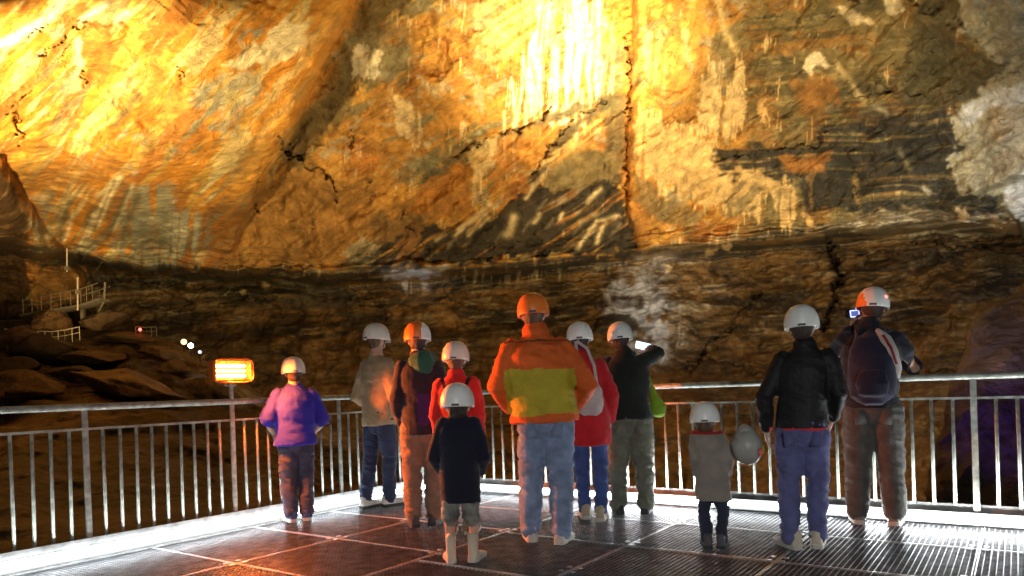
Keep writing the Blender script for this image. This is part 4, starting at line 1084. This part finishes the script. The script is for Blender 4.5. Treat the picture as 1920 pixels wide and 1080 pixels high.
# phone held up by the adult in khaki trousers
q = at(1205, 649, F8.y + .33)
ph = empty('phone', q, R(8)); ph.rotation_euler = (R(-6), R(14), R(8))
tag(ph, 'phone with a bright pale screen, held up beside a white helmet', 'phone')
bm = bmesh.new(); box(bm, (0, 0, 0), (.158, .009, .078)); bevel_all(bm, .003); from_bm('case', bm, M_BLACKPL, ph)
bm = bmesh.new(); box(bm, (0, -.0055, 0), (.146, .002, .069)); from_bm('screen', bm, M_SCREEN, ph)
bm = bmesh.new(); tube(bm, [(.055, .005, .022), (.055, .008, .022)], [.009, .009], seg=12, round_ends=False); from_bm('lens', bm, M_BLACKPL, ph)
# camera of the tall adult with the backpack
q = at(1599, 588, F11.y + .34)
cm = empty('compact_camera', q); cm.rotation_euler = (R(-4), R(-4), R(12))
tag(cm, 'small black camera with a blue lit screen, held up by the tall adult', 'camera')
bm = bmesh.new(); box(bm, (0, 0, 0), (.118, .04, .075)); bevel_all(bm, .006); from_bm('camera_body', bm, M_BLACKPL, cm)
bm = bmesh.new(); tube(bm, [(0, .018, 0), (0, .07, 0)], [.028, .025], ref=(0, 0, 1), seg=18, round_ends=False); from_bm('lens', bm, M_BLACKPL, cm)
bm = bmesh.new()
for sx in (-1, 1): box(bm, (sx * .040, -.021, -.004), (.008, .003, .056))
for sz in (-1, 1): box(bm, (0, -.021, -.004 + sz * .026), (.072, .003, .008))
from_bm('screen_border', bm, M_SCREENB, cm)
bm = bmesh.new(); box(bm, (0, -.0208, -.004), (.071, .002, .043)); from_bm('screen', bm, mat('dim_screen', (.02, .02, .05), .15, emit=(.25, .3, .9), estr=.5), cm)
bm = bmesh.new(); tube(bm, [(.038, 0, .037), (.038, 0, .045)], [.008, .008], seg=12, round_ends=False); from_bm('shutter_button', bm, M_SCREENB, cm)
# red light at the back of that helmet
hm = child_named(p11, 'helmet')
bm = bmesh.new(); ellipsoid(bm, (.085 * hk11, -.088 * hk11, .035 * hk11), (.011, .011, .011), 12); from_bm('rear_light', bm, M_REDLED, hm, True)
# backpack
M_PACK = fabric('backpack_cloth', (.018, .018, .038)); M_PALE = fabric('pale_grey_webbing', (.42, .40, .36)); M_REDW = fabric('dark_red_webbing', (.22, .02, .03))
bp = empty('backpack', (F11.x, F11.y, 0), R(-26)); tag(bp, 'dark navy backpack with pale side panel, worn by the tall adult', 'backpack')
b = bmesh.new()
zz = [(.97, .11, .05), (1.0, .150, .085), (1.10, .168, .105), (1.24, .165, .10), (1.36, .15, .085), (1.44, .115, .06), (1.475, .06, .03)]
tube(b, [(0, -.235 + .012 * i, z) for i, (z, _, _) in enumerate(zz)], [(a, c) for _, a, c in zz], seg=24)
make_mesh('pack_body', b, .011, 2, bp, [M_PACK], fold=.007, seed=21)
b = bmesh.new(); tube(b, [(0, -.33, 1.02), (0, -.345, 1.10), (0, -.325, 1.19)], [(.10, .03), (.115, .04), (.09, .02)], seg=18); make_mesh('front_pocket', b, .010, 2, bp, [M_PACK], fold=.004, seed=22)
for s_ in (-1, 1):
    b = bmesh.new(); tube(b, [(s_ * .09, -.17, 1.43), (s_ * .10, -.06, 1.52), (s_ * .115, .06, 1.50), (s_ * .125, .15, 1.38), (s_ * .15, .13, 1.2)], [(.03, .008)] * 5, ref=(0, 1, .3), seg=10); from_bm('shoulder_strap', b, M_PACK, bp, True)
b = bmesh.new(); tube(b, [(.05, -.205, 1.50), (.10, -.235, 1.43), (.135, -.235, 1.33), (.17, -.205, 1.20), (.178, -.19, 1.14)], [(.018, .014), (.042, .02), (.048, .022), (.036, .02), (.012, .012)], ref=(0, 1, 0), seg=14); from_bm('side_panel', b, M_PALE, bp, True)
b = bmesh.new(); tube(b, [(.085, -.262, 1.46), (.135, -.266, 1.36), (.168, -.24, 1.24)], [(.009, .006)] * 3, ref=(0, 1, 0), seg=8); from_bm('stripe', b, M_REDW, bp, True)
b = bmesh.new(); tube(b, [(-.03, -.17, 1.475), (0, -.185, 1.51), (.03, -.17, 1.475)], [.007] * 3, seg=8); from_bm('grab_handle', b, M_PACK, bp, True)
bm = bmesh.new(); box(bm, (.06, -.337, 1.185), (.022, .005, .010)); box(bm, (.066, -.337, 1.172), (.006, .005, .02)); from_bm('zip_pull', bm, M_PALE, bp)
# lime bag on the hip of the adult in khaki trousers
lm_ = fabric('lime_cloth', (.20, .34, .02))
bgp = at(1234, 758, F8.y - .02)
lb = empty('lime_bag', bgp); tag(lb, 'lime green cloth bag hanging at the hip of the khaki trousers', 'bag')
b = bmesh.new(); tube(b, [(-.05, 0, .16), (-.03, 0, .05), (0, 0, -.03), (0, 0, -.085)], [(.02, .015), (.045, .035), (.075, .05), (.06, .045)], seg=16); make_mesh('bag_body', b, .009, 2, lb, [lm_], fold=.006, seed=31)
b = bmesh.new(); tube(b, [(-.05, .0, .16), (-.08, .02, .27), (-.10, .02, .36)], [(.012, .004)] * 3, seg=8); from_bm('strap', b, lm_, lb, True)
# pale bag of the adult in the red coat
pb_ = fabric('pale_bag_cloth', (.50, .42, .40))
F7 = ground(1112, 974); bgp = at(1106, 742, F7.y - .20)
pb = empty('shoulder_bag', bgp); tag(pb, 'pale grey shoulder bag on the back of the long red coat', 'bag')
b = bmesh.new(); tube(b, [(0, 0, -.135), (0, -.005, -.05), (0, 0, .06), (0, 0, .11)], [(.10, .045), (.115, .06), (.10, .045), (.07, .02)], seg=18); make_mesh('bag_body', b, .009, 2, pb, [pb_], fold=.008, seed=32)
b = bmesh.new(); tube(b, [(-.06, 0, .10), (-.08, .08, .28), (-.09, .15, .46), (-.09, .26, .50)], [(.014, .005)] * 4, seg=8); tube(b, [(.06, 0, .10), (.05, .05, .25), (.0, .09, .40), (-.08, .15, .47)], [(.014, .005)] * 4, seg=8); from_bm('strap', b, pb_, pb, True)
# spare helmet hanging from the hand of the adult in black
wp = at(1400, 838, 4.86)
sph = make_mesh('helmet', lathe_helmet(1.0), 0, 0, None, [mat('grey_helmet', (.34, .34, .30), .45)])
sph.location = wp; sph.rotation_euler = (R(112), R(-4), R(-22)); sph.scale = (.88, .88, .88)
tag(sph, 'spare grey helmet with red and lime stickers, beside the small grey coated child', 'helmet')
bm = bmesh.new(); box(bm, (.101, -.01, .080), (.045, .06, .008), Matrix.Rotation(R(50), 3, 'Y')); bevel_all(bm, .003); from_bm('red_sticker', bm, mat('red_sticker', (.65, .05, .03), .5), sph)
bm = bmesh.new(); box(bm, (.119, -.01, .038), (.036, .06, .008), Matrix.Rotation(R(72), 3, 'Y')); bevel_all(bm, .003); from_bm('lime_sticker', bm, mat('lime_sticker', (.35, .5, .05), .5), sph)

# ------------------------------------------------------------------ far side of the chamber
def boulder(px, py, wpx, hpx, dd, label, seed, flat=1.0, tilt=0, col=None, group='boulders on the dark rubble slope'):
    d = float(slope_depth(np.array([px]), np.array([py]))[0]) - dd
    c = at(px, py, d); sx = wpx / F_PX * d / 2; sz = hpx / F_PX * d / 2
    bm = bmesh.new(); bmesh.ops.create_icosphere(bm, subdivisions=4, radius=1)
    rng = random.Random(seed)
    planes = [(Vector((rng.uniform(-1, 1), rng.uniform(-1, .6), rng.uniform(-.9, 1))).normalized(), rng.uniform(.52, .85)) for _ in range(11)]
    for v in bm.verts:
        p = v.co.copy()
        for n_, o_ in planes:
            k_ = p.dot(n_) - o_
            if k_ > 0: p -= n_ * k_ * .95
        v.co = p
    me = bpy.data.meshes.new('boulder'); bm.to_mesh(me); bm.free()
    n = len(me.vertices); co = np.empty(n * 3, np.float32); me.vertices.foreach_get('co', co); co = co.reshape(-1, 3)
    a = fbm(co[:, 0] * 2.2 + seed, co[:, 1] * 2.2, co[:, 2] * 3.5, o=4, s=seed)
    a2 = fbm(co[:, 0] * 7 + seed, co[:, 1] * 7, co[:, 2] * 12, o=3, s=seed + 9); co *= (1 + .16 * a + .07 * (1 - 2 * np.abs(a2)))[:, None]
    co *= np.array([sx, max(sx * .7, sz), sz])
    me.vertices.foreach_set('co', co.ravel())
    me.polygons.foreach_set('use_smooth', np.ones(len(me.polygons), bool))
    at_ = me.attributes.new('rock', 'FLOAT_COLOR', 'POINT'); c4 = np.ones((n, 4), np.float32)
    c4[:, :3] = np.array(col or (.155, .10, .045)) * .8 * (1 + .5 * fbm(co[:, 0] * 1.3, co[:, 1] * 1.3, co[:, 2] * 1.3 + seed, o=4, s=seed + 5))[:, None]
    at_.data.foreach_set('color', c4.ravel())
    me.materials.append(M_SLOPE); me.update()
    o = bpy.data.objects.new('boulder', me); COL.objects.link(o); o.location = c; o.rotation_euler = (R(rng.uniform(-8, 8)), R(tilt), R(rng.uniform(-20, 20)))
    tag(o, label, 'boulder', group)
    return o
B = [(98, 606, 75, 70, 1.2, 'upright triangular boulder just under the lit footbridge', 3, 0, (.20, .115, .045)),
     (44, 632, 95, 42, 1.5, 'low rusty boulder at the left end of the slope, below the footbridge', 5, 4, (.17, .085, .035)),
     (85, 655, 150, 60, 2.0, 'dark humped boulder in front of the small far railing', 6, 6, (.045, .03, .016)),
     (190, 602, 90, 40, 1.0, 'brown boulder right of the footbridge support', 8, -6, None),
     (230, 634, 120, 26, 1.2, 'flat slab on the crest below the red signal light', 9, 6, (.17, .10, .045)),
     (300, 662, 100, 34, 1.6, 'pale ledge like boulder below the two floodlights', 11, 12, (.19, .125, .06)),
     (170, 668, 150, 34, 1.6, 'long flat slab on the middle of the slope', 12, 8, (.18, .115, .05)),
     (240, 724, 210, 66, 2.0, 'large sloping tan slab behind the left handrail', 14, 16, (.20, .135, .065)),
     (60, 726, 170, 60, 2.4, 'broad dark slab at the left edge above the handrail', 15, 10, (.12, .075, .035)),
     (330, 690, 70, 36, 1.6, 'stacked blocky boulder left of the heater lamp', 17, 6, (.15, .10, .05)),
     (375, 722, 80, 44, 1.6, 'rough boulder behind the heater lamp pole', 18, 20, (.12, .08, .04)),
     (130, 700, 90, 36, 2.0, 'small brown boulder between the dark slabs', 20, 5, (.10, .065, .03)),
     (20, 690, 100, 44, 2.0, 'blackish boulder at the far left of the slope', 21, 0, (.05, .034, .018)),
     (430, 742, 70, 34, 1.4, 'low boulder just above the handrail beside the lamp', 23, 18, (.10, .07, .035))]
for px, py, w_, h_, dd, lab, sd, tl, cl in B: boulder(px, py, w_, h_, dd, lab, sd, 1, tl, cl)

M_FARMETAL = mat('far_galvanised', (.22, .20, .15), .5, .3, .15, 10)
def bar(bm, a, b, r): tube(bm, [a, b], [r, r], seg=6, round_ends=False)
def far_bridge():
    d = 45.0
    pts = [at(58, 592, d + 1.5), at(110, 583, d), at(165, 573, d), at(197, 562, d)]
    base = pts[0]
    root = empty('footbridge', base); tag(root, 'small lit footbridge with railing on the far left cave wall', 'footbridge')
    L = [p - base for p in pts]
    bm = bmesh.new(); tube(bm, L, [(.75, .11)] * 4, ref=(0, 0, 1), seg=8, round_ends=False); from_bm('deck', bm, M_FARMETAL, root)
    for side in (-.7, .7):
        off = Vector((0, side, 0))
        bm = bmesh.new()
        for a, b in zip(L, L[1:]): bar(bm, a + off + Vector((0, 0, .95)), b + off + Vector((0, 0, .95)), .022); bar(bm, a + off + Vector((0, 0, .5)), b + off + Vector((0, 0, .5)), .012)
        from_bm('handrail', bm, M_FARMETAL, root)
        for a, b in zip(L, L[1:]):
            for t in (0, .33, .66):
                p = a.lerp(b, t) + off; bm = bmesh.new(); bar(bm, p, p + Vector((0, 0, .97)), .02); from_bm('post', bm, M_FARMETAL, root)
    bm = bmesh.new(); e = L[3]; bar(bm, e, e + Vector((-.75, .2, -1.1)), .05); bar(bm, e + Vector((-.05, 0, 0)), e + Vector((.05, 0, 1.1)), .06); from_bm('brace', bm, M_FARMETAL, root)
    bm = bmesh.new(); box(bm, L[2] + Vector((-.5, .3, -.6)), (.22, .22, 1.1)); from_bm('pier', bm, M_FARMETAL, root)
far_bridge()
def far_pole(px, y0, y1, d, label, head):
    a = at(px, y1, d); b = at(px, y0, d); root = empty('lamp_pole', a); tag(root, label, 'pole', 'poles on the far cave wall')
    bm = bmesh.new(); bar(bm, Vector((0, 0, 0)), b - a, .045); from_bm('pole', bm, mat('pale_pole', (.55, .50, .40), .5), root)
    bm = bmesh.new(); box(bm, (b - a) * head, (.2, .2, .26)); from_bm('lamp_head', bm, M_FARMETAL, root)
far_pole(126, 466, 510, 46, 'thin pale pole standing on the rock above the footbridge', .15)
far_pole(146, 520, 582, 44.0, 'thin pole with a small box, rising from the footbridge deck', .55)
def far_fence(pts, d, h, label):
    P = [at(x, y, d) for x, y in pts]; root = empty('guard_rail', P[0]); tag(root, label, 'railing')
    L = [p - P[0] for p in P]; up = Vector((0, 0, h))
    bm = bmesh.new()
    for a, b in zip(L, L[1:]): bar(bm, a + up, b + up, .03); bar(bm, a + up * .5, b + up * .5, .018)
    from_bm('handrail', bm, M_FARMETAL, root)
    for a, b in zip(L, L[1:]):
        n = max(2, int((b - a).length / .6))
        for i in range(n + 1):
            p = a.lerp(b, i / n); bm = bmesh.new(); bar(bm, p - up * .2, p + up, .022); from_bm('post', bm, M_FARMETAL, root)
far_fence([(72, 642), (98, 643), (122, 640), (150, 634)], 41.0, .65, 'low pale railing among the boulders under the footbridge')
far_fence([(255, 628), (275, 629), (294, 628)], 44.0, .5, 'tiny railing on the crest beside the red signal light')
def flood(px, py, d, label, color, strength, aim, size=.16, energy=0):
    p = at(px, py, d); root = empty('floodlight', p); tag(root, label, 'floodlight', 'floodlights on the crest of the slope')
    dv = (Vector(aim) - p).normalized(); q = dv.to_track_quat('Y', 'Z').to_matrix()
    bm = bmesh.new(); box(bm, (0, 0, 0), (size * 2.2, size * 1.2, size * 1.7), q); bevel_all(bm, .02); from_bm('housing', bm, M_BLACKPL, root)
    bm = bmesh.new(); tube(bm, [q @ Vector((0, size * .5, 0)), q @ Vector((0, size * .72, 0))], [size * .95, size * .95], ref=(0, 0, 1), seg=16, round_ends=False)
    from_bm('lens', bm, mat('floodlight_lens', (.9, .9, .9), .3, emit=color, estr=strength), root)
    bm = bmesh.new(); bar(bm, Vector((0, 0, 0)), Vector((0, 0, -.6)), .04); from_bm('stand', bm, M_BLACKPL, root)
CAMV = Vector((0, 0, EYE))
flood(345, 641, 41.0, 'floodlight with a warm yellow glow, left of the white one', (1, .72, .28), 2.2, at(380, 640, 20), .17)
flood(358, 648, 41.0, 'small floodlight with a cold white glare, right of the yellow one', (.8, .9, 1), 30, at(400, 670, 20), .15)
flood(375, 660, 40.5, 'lowest and rightmost small floodlight, bluish white', (.6, .75, 1), 1.6, at(420, 690, 25), .10)
sg = empty('signal_light', at(263, 618, 44)); tag(sg, 'tiny red signal light on the crest of the rubble slope', 'signal light')
bm = bmesh.new(); ellipsoid(bm, (0, 0, 0), (.09, .09, .09), 12); from_bm('lens', bm, M_REDLED, sg, True)
bm = bmesh.new(); bar(bm, Vector((0, 0, -.7)), Vector((0, 0, -.08)), .03); from_bm('stand', bm, M_FARMETAL, sg)
wb = empty('white_box', at(14, 622, 42)); tag(wb, 'small white box on a post at the far left edge of the slope', 'box')
bm = bmesh.new(); box(bm, (0, 0, 0), (.22, .18, .34)); bevel_all(bm, .02); from_bm('case', bm, mat('white_box_paint', (.7, .7, .6), .5), wb)
bm = bmesh.new(); bar(bm, Vector((0, 0, -1.1)), Vector((0, 0, -.16)), .04); from_bm('post', bm, M_FARMETAL, wb)
